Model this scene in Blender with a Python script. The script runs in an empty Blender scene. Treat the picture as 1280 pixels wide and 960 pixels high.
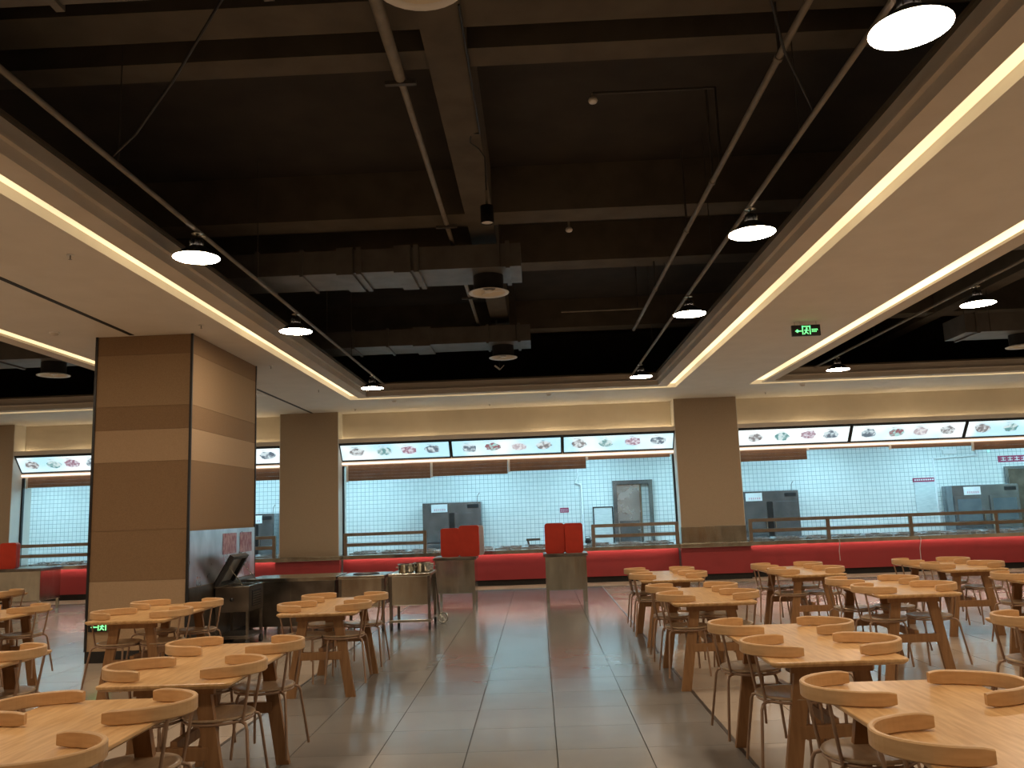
import bpy, bmesh, math, random
from mathutils import Matrix, Vector
random.seed(7)
S = bpy.context.scene
C = S.collection
PI = math.pi

# ------------------------------------------------------------------ camera
CAMH = 1.58
F = 1048.18                      # focal length in pixels of the 1280x960 frame
RX = Vector((0.99890986, 0.03000741, -0.03575809))
UP = Vector((0.03985436, -0.14939077, 0.98797471))
FW = Vector((-0.02430463, 0.9883228, 0.15042384))
cam = bpy.data.objects.new('camera', bpy.data.cameras.new('camera'))
C.objects.link(cam)
cam.data.sensor_width = 36.0
cam.data.lens = F / 1280 * 36.0
cam.data.clip_start = 0.05
cam.matrix_world = Matrix(((RX.x, UP.x, -FW.x, 0), (RX.y, UP.y, -FW.y, 0), (RX.z, UP.z, -FW.z, CAMH), (0, 0, 0, 1)))
S.camera = cam


def px(p):
    v = Vector(p) - Vector((0, 0, CAMH))
    d = v.dot(FW)
    return 640 + F * v.dot(RX) / d, 480 - F * v.dot(UP) / d, d


# ------------------------------------------------------------------ world, exposure
w = bpy.data.worlds.new('world')
S.world = w
w.use_nodes = True
w.node_tree.nodes['Background'].inputs[0].default_value = (0.01, 0.01, 0.012, 1)
w.node_tree.nodes['Background'].inputs[1].default_value = 0.3
S.view_settings.view_transform = 'Standard'
S.view_settings.look = 'None'
S.view_settings.gamma = 1
S.view_settings.use_curve_mapping = False
S.view_settings.exposure = 0.0
S.cycles.use_denoising = True
S.cycles.max_bounces = 7
S.cycles.diffuse_bounces = 4
S.cycles.glossy_bounces = 4
S.cycles.sample_clamp_indirect = 6
S.cycles.caustics_reflective = False
S.cycles.caustics_refractive = False

LAMP_COL, LAMP_E = (1.0, 0.79, 0.58), 100.0
SLOT_COL, SLOT_E = (1.0, 0.76, 0.42), 1.45
KITCH_COL, KITCH_E = (0.47, 0.84, 1.0), 25.0
UPL_COL, UPL_E = (1.0, 0.78, 0.48), 14.0
LEDGE_COL, LEDGE_E = (1.0, 0.78, 0.62), 22.0
SHUT_COL, SHUT_E = (1.0, 0.80, 0.66), 1.5


# ------------------------------------------------------------------ materials
def newmat(name):
    m = bpy.data.materials.new(name)
    m.use_nodes = True
    nt = m.node_tree
    b = nt.nodes['Principled BSDF']
    return m, nt, b


def link(nt, a, b):
    nt.links.new(a, b)


def node(nt, t, **kw):
    n = nt.nodes.new(t)
    for k, v in kw.items():
        setattr(n, k, v)
    return n


def noise_mat(name, c1, c2, rough=0.6, metal=0.0, scale=6.0, stretch=(1, 1, 1), r2=None, bump=0.0, spec=0.5, detail=4, coat=0.0, lo=0.35, hi=0.65, rand=0.0):
    m, nt, b = newmat(name)
    tc = node(nt, 'ShaderNodeTexCoord')
    mp = node(nt, 'ShaderNodeMapping')
    mp.inputs['Scale'].default_value = stretch
    nz = node(nt, 'ShaderNodeTexNoise')
    nz.inputs['Scale'].default_value = scale
    nz.inputs['Detail'].default_value = detail
    link(nt, tc.outputs['Object'], mp.inputs['Vector'])
    link(nt, mp.outputs['Vector'], nz.inputs['Vector'])
    cr = node(nt, 'ShaderNodeValToRGB')
    cr.color_ramp.elements[0].position = lo
    cr.color_ramp.elements[1].position = hi
    cr.color_ramp.elements[0].color = (*c1, 1)
    cr.color_ramp.elements[1].color = (*c2, 1)
    link(nt, nz.outputs['Fac'], cr.inputs['Fac'])
    out = cr.outputs['Color']
    if rand:
        oi = node(nt, 'ShaderNodeObjectInfo')
        hs = node(nt, 'ShaderNodeHueSaturation')
        mr = node(nt, 'ShaderNodeMapRange')
        mr.inputs['To Min'].default_value = 1 - rand
        mr.inputs['To Max'].default_value = 1 + rand
        link(nt, oi.outputs['Random'], mr.inputs['Value'])
        link(nt, mr.outputs['Result'], hs.inputs['Value'])
        link(nt, out, hs.inputs['Color'])
        out = hs.outputs['Color']
    link(nt, out, b.inputs['Base Color'])
    if r2 is None:
        b.inputs['Roughness'].default_value = rough
    else:
        mr = node(nt, 'ShaderNodeMapRange')
        mr.inputs['To Min'].default_value = rough
        mr.inputs['To Max'].default_value = r2
        link(nt, nz.outputs['Fac'], mr.inputs['Value'])
        link(nt, mr.outputs['Result'], b.inputs['Roughness'])
    b.inputs['Metallic'].default_value = metal
    b.inputs['Specular IOR Level'].default_value = spec
    b.inputs['Coat Weight'].default_value = coat
    if bump:
        bp = node(nt, 'ShaderNodeBump')
        bp.inputs['Strength'].default_value = bump
        bp.inputs['Distance'].default_value = 0.01
        link(nt, nz.outputs['Fac'], bp.inputs['Height'])
        link(nt, bp.outputs['Normal'], b.inputs['Normal'])
    return m


def emit_mat(name, col, e, var=0.0, scale=2.0):
    m, nt, b = newmat(name)
    b.inputs['Base Color'].default_value = (0.8, 0.8, 0.8, 1)
    b.inputs['Emission Color'].default_value = (*col, 1)
    b.inputs['Emission Strength'].default_value = e
    if var:
        tc = node(nt, 'ShaderNodeTexCoord')
        nz = node(nt, 'ShaderNodeTexNoise')
        nz.inputs['Scale'].default_value = scale
        mr = node(nt, 'ShaderNodeMapRange')
        mr.inputs['From Min'].default_value = 0.35
        mr.inputs['From Max'].default_value = 0.65
        mr.inputs['To Min'].default_value = e * (1 - var)
        mr.inputs['To Max'].default_value = e * (1 + var)
        link(nt, tc.outputs['Object'], nz.inputs['Vector'])
        link(nt, nz.outputs['Fac'], mr.inputs['Value'])
        link(nt, mr.outputs['Result'], b.inputs['Emission Strength'])
    return m


def tile_wall_mat(name, c, grout, tw, th, rough=0.25):
    m, nt, b = newmat(name)
    tc = node(nt, 'ShaderNodeTexCoord')
    sx = node(nt, 'ShaderNodeSeparateXYZ')
    cx = node(nt, 'ShaderNodeCombineXYZ')
    ad = node(nt, 'ShaderNodeMath', operation='ADD')
    link(nt, tc.outputs['Object'], sx.inputs[0])
    link(nt, sx.outputs['X'], ad.inputs[0])
    link(nt, sx.outputs['Y'], ad.inputs[1])
    link(nt, ad.outputs[0], cx.inputs['X'])
    link(nt, sx.outputs['Z'], cx.inputs['Y'])
    br = node(nt, 'ShaderNodeTexBrick')
    br.offset = 0.0
    br.inputs['Scale'].default_value = 1
    br.inputs['Mortar Size'].default_value = 0.004
    br.inputs['Brick Width'].default_value = tw
    br.inputs['Row Height'].default_value = th
    br.inputs['Color1'].default_value = (*c, 1)
    br.inputs['Color2'].default_value = (c[0] * .93, c[1] * .95, c[2] * .95, 1)
    br.inputs['Mortar'].default_value = (*grout, 1)
    link(nt, cx.outputs[0], br.inputs['Vector'])
    link(nt, br.outputs['Color'], b.inputs['Base Color'])
    bp = node(nt, 'ShaderNodeBump')
    bp.inputs['Strength'].default_value = 0.4
    bp.inputs['Distance'].default_value = 0.004
    bp.invert = True
    link(nt, br.outputs['Fac'], bp.inputs['Height'])
    link(nt, bp.outputs['Normal'], b.inputs['Normal'])
    b.inputs['Roughness'].default_value = rough
    return m


def floor_mat(name, c1, c2, rough, r2):
    m, nt, b = newmat(name)
    ge = node(nt, 'ShaderNodeNewGeometry')
    nz = node(nt, 'ShaderNodeTexNoise')
    nz.inputs['Scale'].default_value = 1.4
    nz.inputs['Detail'].default_value = 3
    link(nt, ge.outputs['Position'], nz.inputs['Vector'])
    cr = node(nt, 'ShaderNodeValToRGB')
    cr.color_ramp.elements[0].position = 0.3
    cr.color_ramp.elements[1].position = 0.7
    cr.color_ramp.elements[0].color = (*c1, 1)
    cr.color_ramp.elements[1].color = (*c2, 1)
    link(nt, nz.outputs['Fac'], cr.inputs['Fac'])
    oi = node(nt, 'ShaderNodeObjectInfo')
    ad = node(nt, 'ShaderNodeMath', operation='ADD')
    fr = node(nt, 'ShaderNodeMath', operation='FRACT')
    link(nt, oi.outputs['Random'], ad.inputs[0])
    link(nt, ge.outputs['Random Per Island'], ad.inputs[1])
    link(nt, ad.outputs[0], fr.inputs[0])
    mr = node(nt, 'ShaderNodeMapRange')
    mr.inputs['To Min'].default_value = 0.93
    mr.inputs['To Max'].default_value = 1.07
    link(nt, fr.outputs[0], mr.inputs['Value'])
    hs = node(nt, 'ShaderNodeHueSaturation')
    link(nt, cr.outputs['Color'], hs.inputs['Color'])
    link(nt, mr.outputs['Result'], hs.inputs['Value'])
    link(nt, hs.outputs['Color'], b.inputs['Base Color'])
    m2 = node(nt, 'ShaderNodeMapRange')
    m2.inputs['From Min'].default_value = 0.3
    m2.inputs['From Max'].default_value = 0.7
    m2.inputs['To Min'].default_value = rough
    m2.inputs['To Max'].default_value = r2
    link(nt, nz.outputs['Fac'], m2.inputs['Value'])
    link(nt, m2.outputs['Result'], b.inputs['Roughness'])
    b.inputs['Specular IOR Level'].default_value = 0.65
    return m


M = {}
M['aisle'] = floor_mat('aisle_tile', (0.20, 0.198, 0.188), (0.235, 0.232, 0.222), 0.14, 0.17)
M['beige'] = floor_mat('seating_tile', (0.42, 0.35, 0.28), (0.47, 0.395, 0.32), 0.14, 0.18)
M['grout'] = noise_mat('dark_grout', (0.05, 0.045, 0.04), (0.07, 0.065, 0.055), 0.8, scale=20)
M['strip'] = noise_mat('dark_divider_strip', (0.04, 0.035, 0.03), (0.06, 0.05, 0.045), 0.4, scale=20)
M['kerb'] = noise_mat('pale_floor_border', (0.42, 0.35, 0.26), (0.52, 0.44, 0.34), 0.4, scale=3)
M['plaster'] = noise_mat('soffit_paint', (0.72, 0.68, 0.62), (0.76, 0.72, 0.66), 0.75, scale=3)
M['lip'] = noise_mat('coffer_paint', (0.62, 0.56, 0.49), (0.66, 0.60, 0.53), 0.75, scale=3)
M['header'] = noise_mat('header_paint', (0.74, 0.66, 0.53), (0.78, 0.70, 0.57), 0.75, scale=3)
M['wall'] = noise_mat('wall_paint', (0.5, 0.44, 0.36), (0.56, 0.49, 0.41), 0.8, scale=2)
M['void'] = noise_mat('dark_slab_paint', (0.028, 0.023, 0.02), (0.042, 0.034, 0.028), 0.9, scale=2, detail=6)
M['beam'] = noise_mat('beam_concrete', (0.082, 0.068, 0.052), (0.11, 0.092, 0.07), 0.9, scale=3, detail=7)
M['pipe'] = noise_mat('pipe_grey', (0.19, 0.165, 0.135), (0.25, 0.22, 0.18), 0.55, scale=8)
M['rod'] = noise_mat('hanger_rod', (0.05, 0.045, 0.04), (0.07, 0.06, 0.05), 0.6, scale=8)
M['duct'] = noise_mat('duct_sheet', (0.125, 0.115, 0.105), (0.165, 0.155, 0.145), 0.5, metal=0.2, scale=4)
M['ductside'] = M['duct']
M['black'] = noise_mat('black_metal', (0.012, 0.012, 0.013), (0.02, 0.02, 0.022), 0.45, scale=10)
M['blackmatt'] = noise_mat('black_skirting', (0.012, 0.011, 0.01), (0.02, 0.018, 0.016), 0.7, scale=10)
M['white'] = noise_mat('white_enamel', (0.75, 0.73, 0.70), (0.8, 0.78, 0.75), 0.4, scale=10)
M['paper'] = noise_mat('white_paper', (0.75, 0.77, 0.8), (0.82, 0.84, 0.86), 0.7, scale=10)
M['lampdisc'] = emit_mat('lamp_diffuser', LAMP_COL, LAMP_E)
M['slot'] = emit_mat('cove_led', SLOT_COL, SLOT_E, 0.35, 0.35)
M['kpanel'] = emit_mat('kitchen_panel_light', KITCH_COL, KITCH_E)
M['upl'] = emit_mat('header_uplight', UPL_COL, UPL_E, 0.5, 1.2)
M['ledgeled'] = emit_mat('counter_led', LEDGE_COL, LEDGE_E)
M['shutled'] = emit_mat('menu_underlight', SHUT_COL, SHUT_E)
M['exitgreen'] = emit_mat('exit_green', (0.08, 1.0, 0.28), 1.1)
M['ledgreen'] = emit_mat('small_green_led', (0.1, 0.9, 0.7), 1.0)
M['oak'] = noise_mat('oak_top', (0.53, 0.305, 0.125), (0.69, 0.445, 0.215), 0.3, scale=9, stretch=(5, 0.55, 3), detail=6, bump=0.03, spec=0.4, rand=0.05)
M['bent'] = noise_mat('bentwood', (0.55, 0.335, 0.16), (0.63, 0.405, 0.205), 0.4, scale=10, stretch=(1, 1, 5), detail=5, rand=0.07)
M['leg'] = noise_mat('walnut_leg', (0.25, 0.125, 0.05), (0.33, 0.175, 0.075), 0.5, scale=12, stretch=(3, 3, 0.4), detail=5, rand=0.06)
M['seat'] = noise_mat('seat_veneer', (0.32, 0.225, 0.14), (0.42, 0.30, 0.19), 0.32, scale=9, stretch=(4, 0.5, 1), detail=5, rand=0.07)
M['tube'] = noise_mat('bronze_tube', (0.30, 0.19, 0.125), (0.36, 0.235, 0.155), 0.4, metal=0.3, scale=10)
M['steel'] = noise_mat('brushed_steel', (0.58, 0.56, 0.49), (0.70, 0.68, 0.60), 0.06, r2=0.26, metal=1.0, scale=3.0, stretch=(2.0, 2.0, 0.5), bump=0.25, detail=2)
M['sheet'] = noise_mat('stained_sheet', (0.55, 0.55, 0.56), (0.85, 0.85, 0.86), 0.16, r2=0.45, metal=1.0, scale=2.2, stretch=(1, 1, 0.6), detail=3, lo=0.4, hi=0.6)
M['lidgrey'] = noise_mat('lid_lining', (0.30, 0.29, 0.27), (0.42, 0.40, 0.37), 0.35, metal=0.4, scale=5)
M['steeldark'] = noise_mat('worn_steel', (0.17, 0.15, 0.13), (0.27, 0.245, 0.215), 0.22, r2=0.42, metal=1.0, scale=4)
M['railsteel'] = noise_mat('rail_steel', (0.30, 0.245, 0.19), (0.36, 0.30, 0.24), 0.28, r2=0.4, metal=1.0, scale=6)
M['kiteel'] = noise_mat('kitchen_steel', (0.20, 0.22, 0.24), (0.30, 0.32, 0.34), 0.14, r2=0.3, metal=0.75, scale=3, bump=0.05)
M['warmer'] = noise_mat('warmer_steel', (0.50, 0.52, 0.54), (0.62, 0.64, 0.66), 0.18, r2=0.35, metal=0.8, scale=4)
M['glass'] = noise_mat('dark_glass', (0.10, 0.13, 0.15), (0.14, 0.17, 0.19), 0.08, scale=3)
M['red'] = noise_mat('red_panel', (0.29, 0.030, 0.033), (0.35, 0.038, 0.042), 0.4, scale=2.2, lo=0.25, hi=0.45)
M['tray'] = noise_mat('red_plastic', (0.60, 0.042, 0.018), (0.66, 0.05, 0.022), 0.35, scale=6)
M['traywhite'] = noise_mat('pale_plastic', (0.62, 0.60, 0.62), (0.70, 0.68, 0.70), 0.4, scale=6)
M['col'] = noise_mat('column_fabric', (0.37, 0.28, 0.19), (0.41, 0.31, 0.215), 0.85, scale=90, bump=0.15)
M['band_d'] = noise_mat('band_dark', (0.235, 0.145, 0.075), (0.27, 0.17, 0.09), 0.85, scale=90, bump=0.15)
M['band_m'] = noise_mat('band_mid', (0.31, 0.205, 0.115), (0.345, 0.235, 0.135), 0.85, scale=90, bump=0.15)
M['band_l'] = noise_mat('band_light', (0.39, 0.27, 0.16), (0.43, 0.30, 0.185), 0.85, scale=90, bump=0.15)
M['shutter'] = noise_mat('brown_shutter', (0.20, 0.115, 0.07), (0.24, 0.145, 0.09), 0.55, scale=5)
M['reveal'] = noise_mat('white_reveal', (0.66, 0.64, 0.58), (0.70, 0.68, 0.62), 0.7, scale=3)
M['ktile'] = tile_wall_mat('kitchen_tile', (0.80, 0.84, 0.84), (0.26, 0.33, 0.36), 0.105, 0.105)
M['kfloor'] = noise_mat('kitchen_floor', (0.5, 0.5, 0.5), (0.58, 0.58, 0.58), 0.4, scale=3)
M['kceil'] = noise_mat('kitchen_ceiling', (0.75, 0.77, 0.78), (0.8, 0.82, 0.83), 0.6, scale=3)
M['mauve'] = noise_mat('notice_print', (0.30, 0.15, 0.22), (0.50, 0.36, 0.42), 0.6, scale=28, stretch=(1, 1, 0.5), lo=0.4, hi=0.6)
M['redsign'] = noise_mat('maroon_sign', (0.30, 0.02, 0.08), (0.36, 0.03, 0.1), 0.5, scale=5)
M['redink'] = noise_mat('red_ink', (0.55, 0.12, 0.2), (0.6, 0.15, 0.24), 0.6, scale=5)
M['rubber'] = noise_mat('caster_rubber', (0.03, 0.03, 0.03), (0.05, 0.05, 0.05), 0.7, scale=10)
M['board'] = noise_mat('notice_board', (0.55, 0.62, 0.64), (0.68, 0.74, 0.75), 0.5, scale=6, stretch=(1, 1, 6))
M['dishstock'] = M['white']


def menu_mat():
    m, nt, b = newmat('menu_lightbox')
    ge = node(nt, 'ShaderNodeNewGeometry')
    nz = node(nt, 'ShaderNodeTexNoise')
    nz.inputs['Scale'].default_value = 0.9
    nz.inputs['Detail'].default_value = 2
    link(nt, ge.outputs['Position'], nz.inputs['Vector'])
    cr = node(nt, 'ShaderNodeValToRGB')
    cr.color_ramp.elements[0].position = 0.40
    cr.color_ramp.elements[1].position = 0.56
    cr.color_ramp.elements[0].color = (0.42, 0.80, 0.95, 1)
    cr.color_ramp.elements[1].color = (0.86, 0.98, 1.0, 1)
    link(nt, nz.outputs['Fac'], cr.inputs['Fac'])
    b.inputs['Base Color'].default_value = (0.6, 0.6, 0.6, 1)
    b.inputs['Roughness'].default_value = 0.3
    link(nt, cr.outputs['Color'], b.inputs['Emission Color'])
    b.inputs['Emission Strength'].default_value = 1.05
    return m


M['menu'] = menu_mat()


def dish_mat(name, ca, cb, sc):
    m, nt, b = newmat(name)
    ge = node(nt, 'ShaderNodeNewGeometry')
    vo = node(nt, 'ShaderNodeTexVoronoi')
    vo.inputs['Scale'].default_value = sc
    link(nt, ge.outputs['Position'], vo.inputs['Vector'])
    nz = node(nt, 'ShaderNodeTexNoise')
    nz.inputs['Scale'].default_value = sc * 0.9
    nz.inputs['Detail'].default_value = 3
    link(nt, ge.outputs['Position'], nz.inputs['Vector'])
    cr = node(nt, 'ShaderNodeValToRGB')
    cr.color_ramp.elements[0].position = 0.42
    cr.color_ramp.elements[1].position = 0.60
    cr.color_ramp.elements[0].color = (*ca, 1)
    cr.color_ramp.elements[1].color = (*cb, 1)
    link(nt, nz.outputs['Fac'], cr.inputs['Fac'])
    b.inputs['Base Color'].default_value = (0.25, 0.25, 0.25, 1)
    link(nt, cr.outputs['Color'], b.inputs['Emission Color'])
    b.inputs['Emission Strength'].default_value = 0.85
    return m


DISH = [dish_mat('dish_print_grey', (0.2, 0.2, 0.22), (0.82, 0.92, 0.95), 16),
        dish_mat('dish_print_teal', (0.10, 0.34, 0.36), (0.75, 0.95, 0.97), 14),
        dish_mat('dish_print_mauve', (0.33, 0.16, 0.25), (0.80, 0.80, 0.90), 18),
        dish_mat('dish_print_slate', (0.08, 0.15, 0.22), (0.75, 0.92, 0.98), 13),
        dish_mat('dish_print_red', (0.30, 0.08, 0.12), (0.45, 0.80, 0.78), 17),
        dish_mat('dish_print_pale', (0.55, 0.50, 0.55), (0.95, 0.98, 1.0), 15)]


# ------------------------------------------------------------------ mesh helpers
class MB:
    def __init__(s):
        s.v = []; s.f = []; s.sm = []; s.mi = []

    def add(s, vs, fs, smooth=False, mi=0):
        o = len(s.v)
        s.v += [tuple(v) for v in vs]
        for f in fs:
            s.f.append([i + o for i in f]); s.sm.append(smooth); s.mi.append(mi)
        return s

    def box(s, x0, x1, y0, y1, z0, z1, mi=0):
        v = [(x0, y0, z0), (x1, y0, z0), (x1, y1, z0), (x0, y1, z0), (x0, y0, z1), (x1, y0, z1), (x1, y1, z1), (x0, y1, z1)]
        return s.add(v, [(3, 2, 1, 0), (4, 5, 6, 7), (0, 1, 5, 4), (1, 2, 6, 5), (2, 3, 7, 6), (3, 0, 4, 7)], mi=mi)

    def bbox(s, x0, x1, y0, y1, z0, z1, r=0.004):
        bm = bmesh.new()
        bmesh.ops.create_cube(bm, size=1)
        for v in bm.verts:
            v.co = Vector((x0 + (v.co.x + .5) * (x1 - x0), y0 + (v.co.y + .5) * (y1 - y0), z0 + (v.co.z + .5) * (z1 - z0)))
        bmesh.ops.bevel(bm, geom=bm.edges[:], offset=r, segments=2, affect='EDGES', profile=0.6)
        bm.verts.index_update()
        s.add([v.co for v in bm.verts], [[v.index for v in f.verts] for f in bm.faces])
        bm.free()
        return s

    def beam(s, a, b, wx, wy, up=(0, 0, 1)):
        """square-section bar from a to b; wx measured sideways, wy along up-ish"""
        a, b = Vector(a), Vector(b)
        d = (b - a).normalized()
        u = Vector(up)
        if abs(d.dot(u)) > 0.98:
            u = Vector((0, 1, 0))
        sx = d.cross(u).normalized()
        sy = sx.cross(d).normalized()
        v = []
        for p in (a, b):
            for i, j in ((-1, -1), (1, -1), (1, 1), (-1, 1)):
                v.append(p + sx * (i * wx / 2) + sy * (j * wy / 2))
        return s.add(v, [(3, 2, 1, 0), (4, 5, 6, 7), (0, 1, 5, 4), (1, 2, 6, 5), (2, 3, 7, 6), (3, 0, 4, 7)])

    def slant(s, cx0, cy0, z0, cx1, cy1, z1, wx, wy):
        """leg whose ends stay horizontal"""
        v = []
        for cx, cy, z in ((cx0, cy0, z0), (cx1, cy1, z1)):
            for i, j in ((-1, -1), (1, -1), (1, 1), (-1, 1)):
                v.append((cx + i * wx / 2, cy + j * wy / 2, z))
        return s.add(v, [(3, 2, 1, 0), (4, 5, 6, 7), (0, 1, 5, 4), (1, 2, 6, 5), (2, 3, 7, 6), (3, 0, 4, 7)])

    def tube(s, pts, r, n=8, cap=True):
        pts = [Vector(p) for p in pts]
        o = len(s.v)
        prev = None
        rings = []
        for i, p in enumerate(pts):
            if i == 0: d = pts[1] - p
            elif i == len(pts) - 1: d = p - pts[i - 1]
            else: d = (pts[i + 1] - p).normalized() + (p - pts[i - 1]).normalized()
            d.normalize()
            if prev is None:
                u = Vector((0, 0, 1)) if abs(d.z) < 0.9 else Vector((1, 0, 0))
                u = (u - d * u.dot(d)).normalized()
            else:
                u = (prev - d * prev.dot(d)).normalized()
            prev = u
            w_ = d.cross(u)
            rings.append([p + u * (math.cos(2 * PI * k / n) * r) + w_ * (math.sin(2 * PI * k / n) * r) for k in range(n)])
        vs = [v for ring in rings for v in ring]
        fs = []
        for i in range(len(rings) - 1):
            for k in range(n):
                a = i * n + k; b = i * n + (k + 1) % n
                fs.append((a, b, b + n, a + n))
        s.add(vs, fs, True)
        if cap:
            s.add(rings[0], [list(range(n))[::-1]])
            s.add(rings[-1], [list(range(n))])
        return s

    def lathe(s, prof, n=24, c=(0, 0, 0), smooth=True, sy=1.0):
        vs = []
        for r, z in prof:
            for k in range(n):
                a = 2 * PI * k / n
                vs.append((c[0] + r * math.cos(a), c[1] + r * math.sin(a) * sy, c[2] + z))
        fs = []
        for i in range(len(prof) - 1):
            for k in range(n):
                a = i * n + k; b = i * n + (k + 1) % n
                fs.append((a, b, b + n, a + n))
        return s.add(vs, fs, smooth)

    def disc(s, r, z, n=24, c=(0, 0, 0), up=True, sy=1.0):
        vs = [(c[0] + r * math.cos(2 * PI * k / n), c[1] + r * sy * math.sin(2 * PI * k / n), c[2] + z) for k in range(n)]
        f = list(range(n))
        return s.add(vs, [f if up else f[::-1]])

    def prism(s, poly, z0, z1):
        n = len(poly)
        vs = [(x, y, z0) for x, y in poly] + [(x, y, z1) for x, y in poly]
        fs = [list(range(n))[::-1], [n + i for i in range(n)]]
        for i in range(n):
            j = (i + 1) % n
            fs.append((i, j, n + j, n + i))
        return s.add(vs, fs)

    def mesh(s, name, mats):
        me = bpy.data.meshes.new(name)
        me.from_pydata(s.v, [], s.f)
        for m in (mats if isinstance(mats, (list, tuple)) else [mats]):
            me.materials.append(M[m] if isinstance(m, str) else m)
        me.polygons.foreach_set('use_smooth', s.sm)
        me.polygons.foreach_set('material_index', s.mi)
        me.update()
        return me

    def build(s, name, mats, parent=None):
        o = bpy.data.objects.new(name, s.mesh(name, mats))
        C.objects.link(o)
        if parent is not None:
            o.parent = parent
        return o


def put(name, me, parent=None, loc=None, rz=None):
    o = bpy.data.objects.new(name, me)
    C.objects.link(o)
    if parent is not None: o.parent = parent
    if loc is not None: o.location = loc
    if rz is not None: o.rotation_euler.z = rz
    return o


def tag(o, label=None, cat=None, group=None, kind=None):
    if label: o['label'] = label
    if cat: o['category'] = cat
    if group: o['group'] = group
    if kind: o['kind'] = kind
    return o


def empty(name, loc, rz=0.0):
    o = bpy.data.objects.new(name, None)
    C.objects.link(o)
    o.location = loc
    o.rotation_euler.z = rz
    o.empty_display_size = 0.1
    return o


def copy_tree(o, parent=None):
    c = o.copy()
    C.objects.link(c)
    c.parent = parent
    for ch in list(o.children):
        copy_tree(ch, c)
    return c


def rrect(x0, x1, y0, y1, r, n=5):
    pts = []
    for cx, cy, a0 in ((x1 - r, y1 - r, 0), (x0 + r, y1 - r, PI / 2), (x0 + r, y0 + r, PI), (x1 - r, y0 + r, 1.5 * PI)):
        for k in range(n + 1):
            a = a0 + PI / 2 * k / n
            pts.append((cx + r * math.cos(a), cy + r * math.sin(a)))
    return pts


# ------------------------------------------------------------------ floor
XW0, XW1, YW0 = -15.0, 13.5, -5.0          # side walls and the wall behind the camera
YC = 18.56                                  # face of the red counter front
floor = MB().box(XW0, XW1, YW0, 22.0, -0.12, -0.008).build('floor', 'grout')
tag(floor, 'dark grouted floor of square tiles, grey aisle between beige seating areas', 'floor', kind='structure')
GX0, GY0, TS = 0.066, 5.905, 0.6
AX0, AX1 = GX0 - 4 * TS, GX0 + 2 * TS       # grey aisle between these lines
cells = []
i0 = math.floor((XW0 - GX0) / TS); i1 = math.ceil((XW1 - GX0) / TS)
j0 = math.floor((YW0 - GY0) / TS); j1 = math.ceil((17.75 - GY0) / TS)
for i in range(i0, i1):
    for j in range(j0, j1):
        xa, xb = GX0 + i * TS, GX0 + (i + 1) * TS
        ya, yb = GY0 + j * TS, GY0 + (j + 1) * TS
        aisle = xa > AX0 - 0.1 and xb < AX1 + 0.1
        xa = max(xa, XW0); xb = min(xb, XW1); ya = max(ya, YW0); yb = min(yb, 17.75)
        if xb - xa < 0.05 or yb - ya < 0.05: continue
        mx, my = (xa + xb) / 2, (ya + yb) / 2
        vis = 0
        if my > 3:
            u, v, d = px((mx, my, 0))
            if -60 < u < 1340 and v < 1010:
                vis = 1 / (d * d * d)
        cells.append((vis, xa, xb, ya, yb, aisle))
cells.sort(key=lambda c: -c[0])
shared = {}
rest = {True: MB(), False: MB()}
for k, (vis, xa, xb, ya, yb, aisle) in enumerate(cells):
    gx, gy = (0.0030, 0.0016)
    if aisle:
        a = (xa + gx, xb - gx, ya + gy, yb - gy)
    else:
        a = (xa + gx, xb - gx, ya + gy, yb - gy)
    if abs(xb - AX1) < 0.01 or abs(xb - AX0) < 0.01:
        a = (a[0], xb - 0.014, a[2], a[3])
    if abs(xa - AX1) < 0.01 or abs(xa - AX0) < 0.01:
        a = (xa + 0.014, a[1], a[2], a[3])
    if k < 300 and vis > 0:
        key = (round(a[1] - a[0], 4), round(a[3] - a[2], 4), aisle)
        if key not in shared:
            hx, hy = key[0] / 2, key[1] / 2
            shared[key] = MB().box(-hx, hx, -hy, hy, -0.008, 0).mesh('tile', 'aisle' if aisle else 'beige')
        put('tile', shared[key], floor, ((a[0] + a[1]) / 2, (a[2] + a[3]) / 2, 0))
    else:
        rest[aisle].box(a[0], a[1], a[2], a[3], -0.008, 0)
tag(rest[True].build('aisle_tile_field', 'aisle', floor), 'grey aisle tiles beyond the near ones', kind='stuff')
tag(rest[False].build('seating_tile_field', 'beige', floor), 'beige seating tiles beyond the near ones', kind='stuff')
for x in (AX0, AX1):
    MB().box(x - 0.012, x + 0.012, YW0, 17.75, -0.008, 0.001).build('divider_strip', 'strip', floor)
tag(MB().box(XW0, XW1, 17.76, YC + 0.1, -0.008, 0.004).build('trim_1', 'kerb'), 'pale stone border strip along the foot of the red counters', 'floor border', kind='structure')

# ------------------------------------------------------------------ ceiling: dark slab, beams
ZS = 3.9
slab = MB().box(XW0, XW1, YW0, 19.6, 5.55, 5.7).build('ceiling', 'void')
tag(slab, 'dark concrete slab with exposed beams above the open coffers', 'ceiling', kind='structure')
for y0, y1 in ((-2.6, -2.3), (0.9, 1.2), (5.15, 5.51), (5.79, 6.05), (9.27, 9.68), (11.3, 11.72), (15.6, 16.0)):
    MB().box(XW0, XW1, y0, y1, 5.0, 5.55).build('beam', 'beam', slab)
for x0, x1 in ((-0.70, -0.385), (-9.2, -8.9), (7.6, 7.9)):
    MB().box(x0, x1, YW0, 19.6, 4.985, 5.55).build('beam', 'beam', slab)

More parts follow.
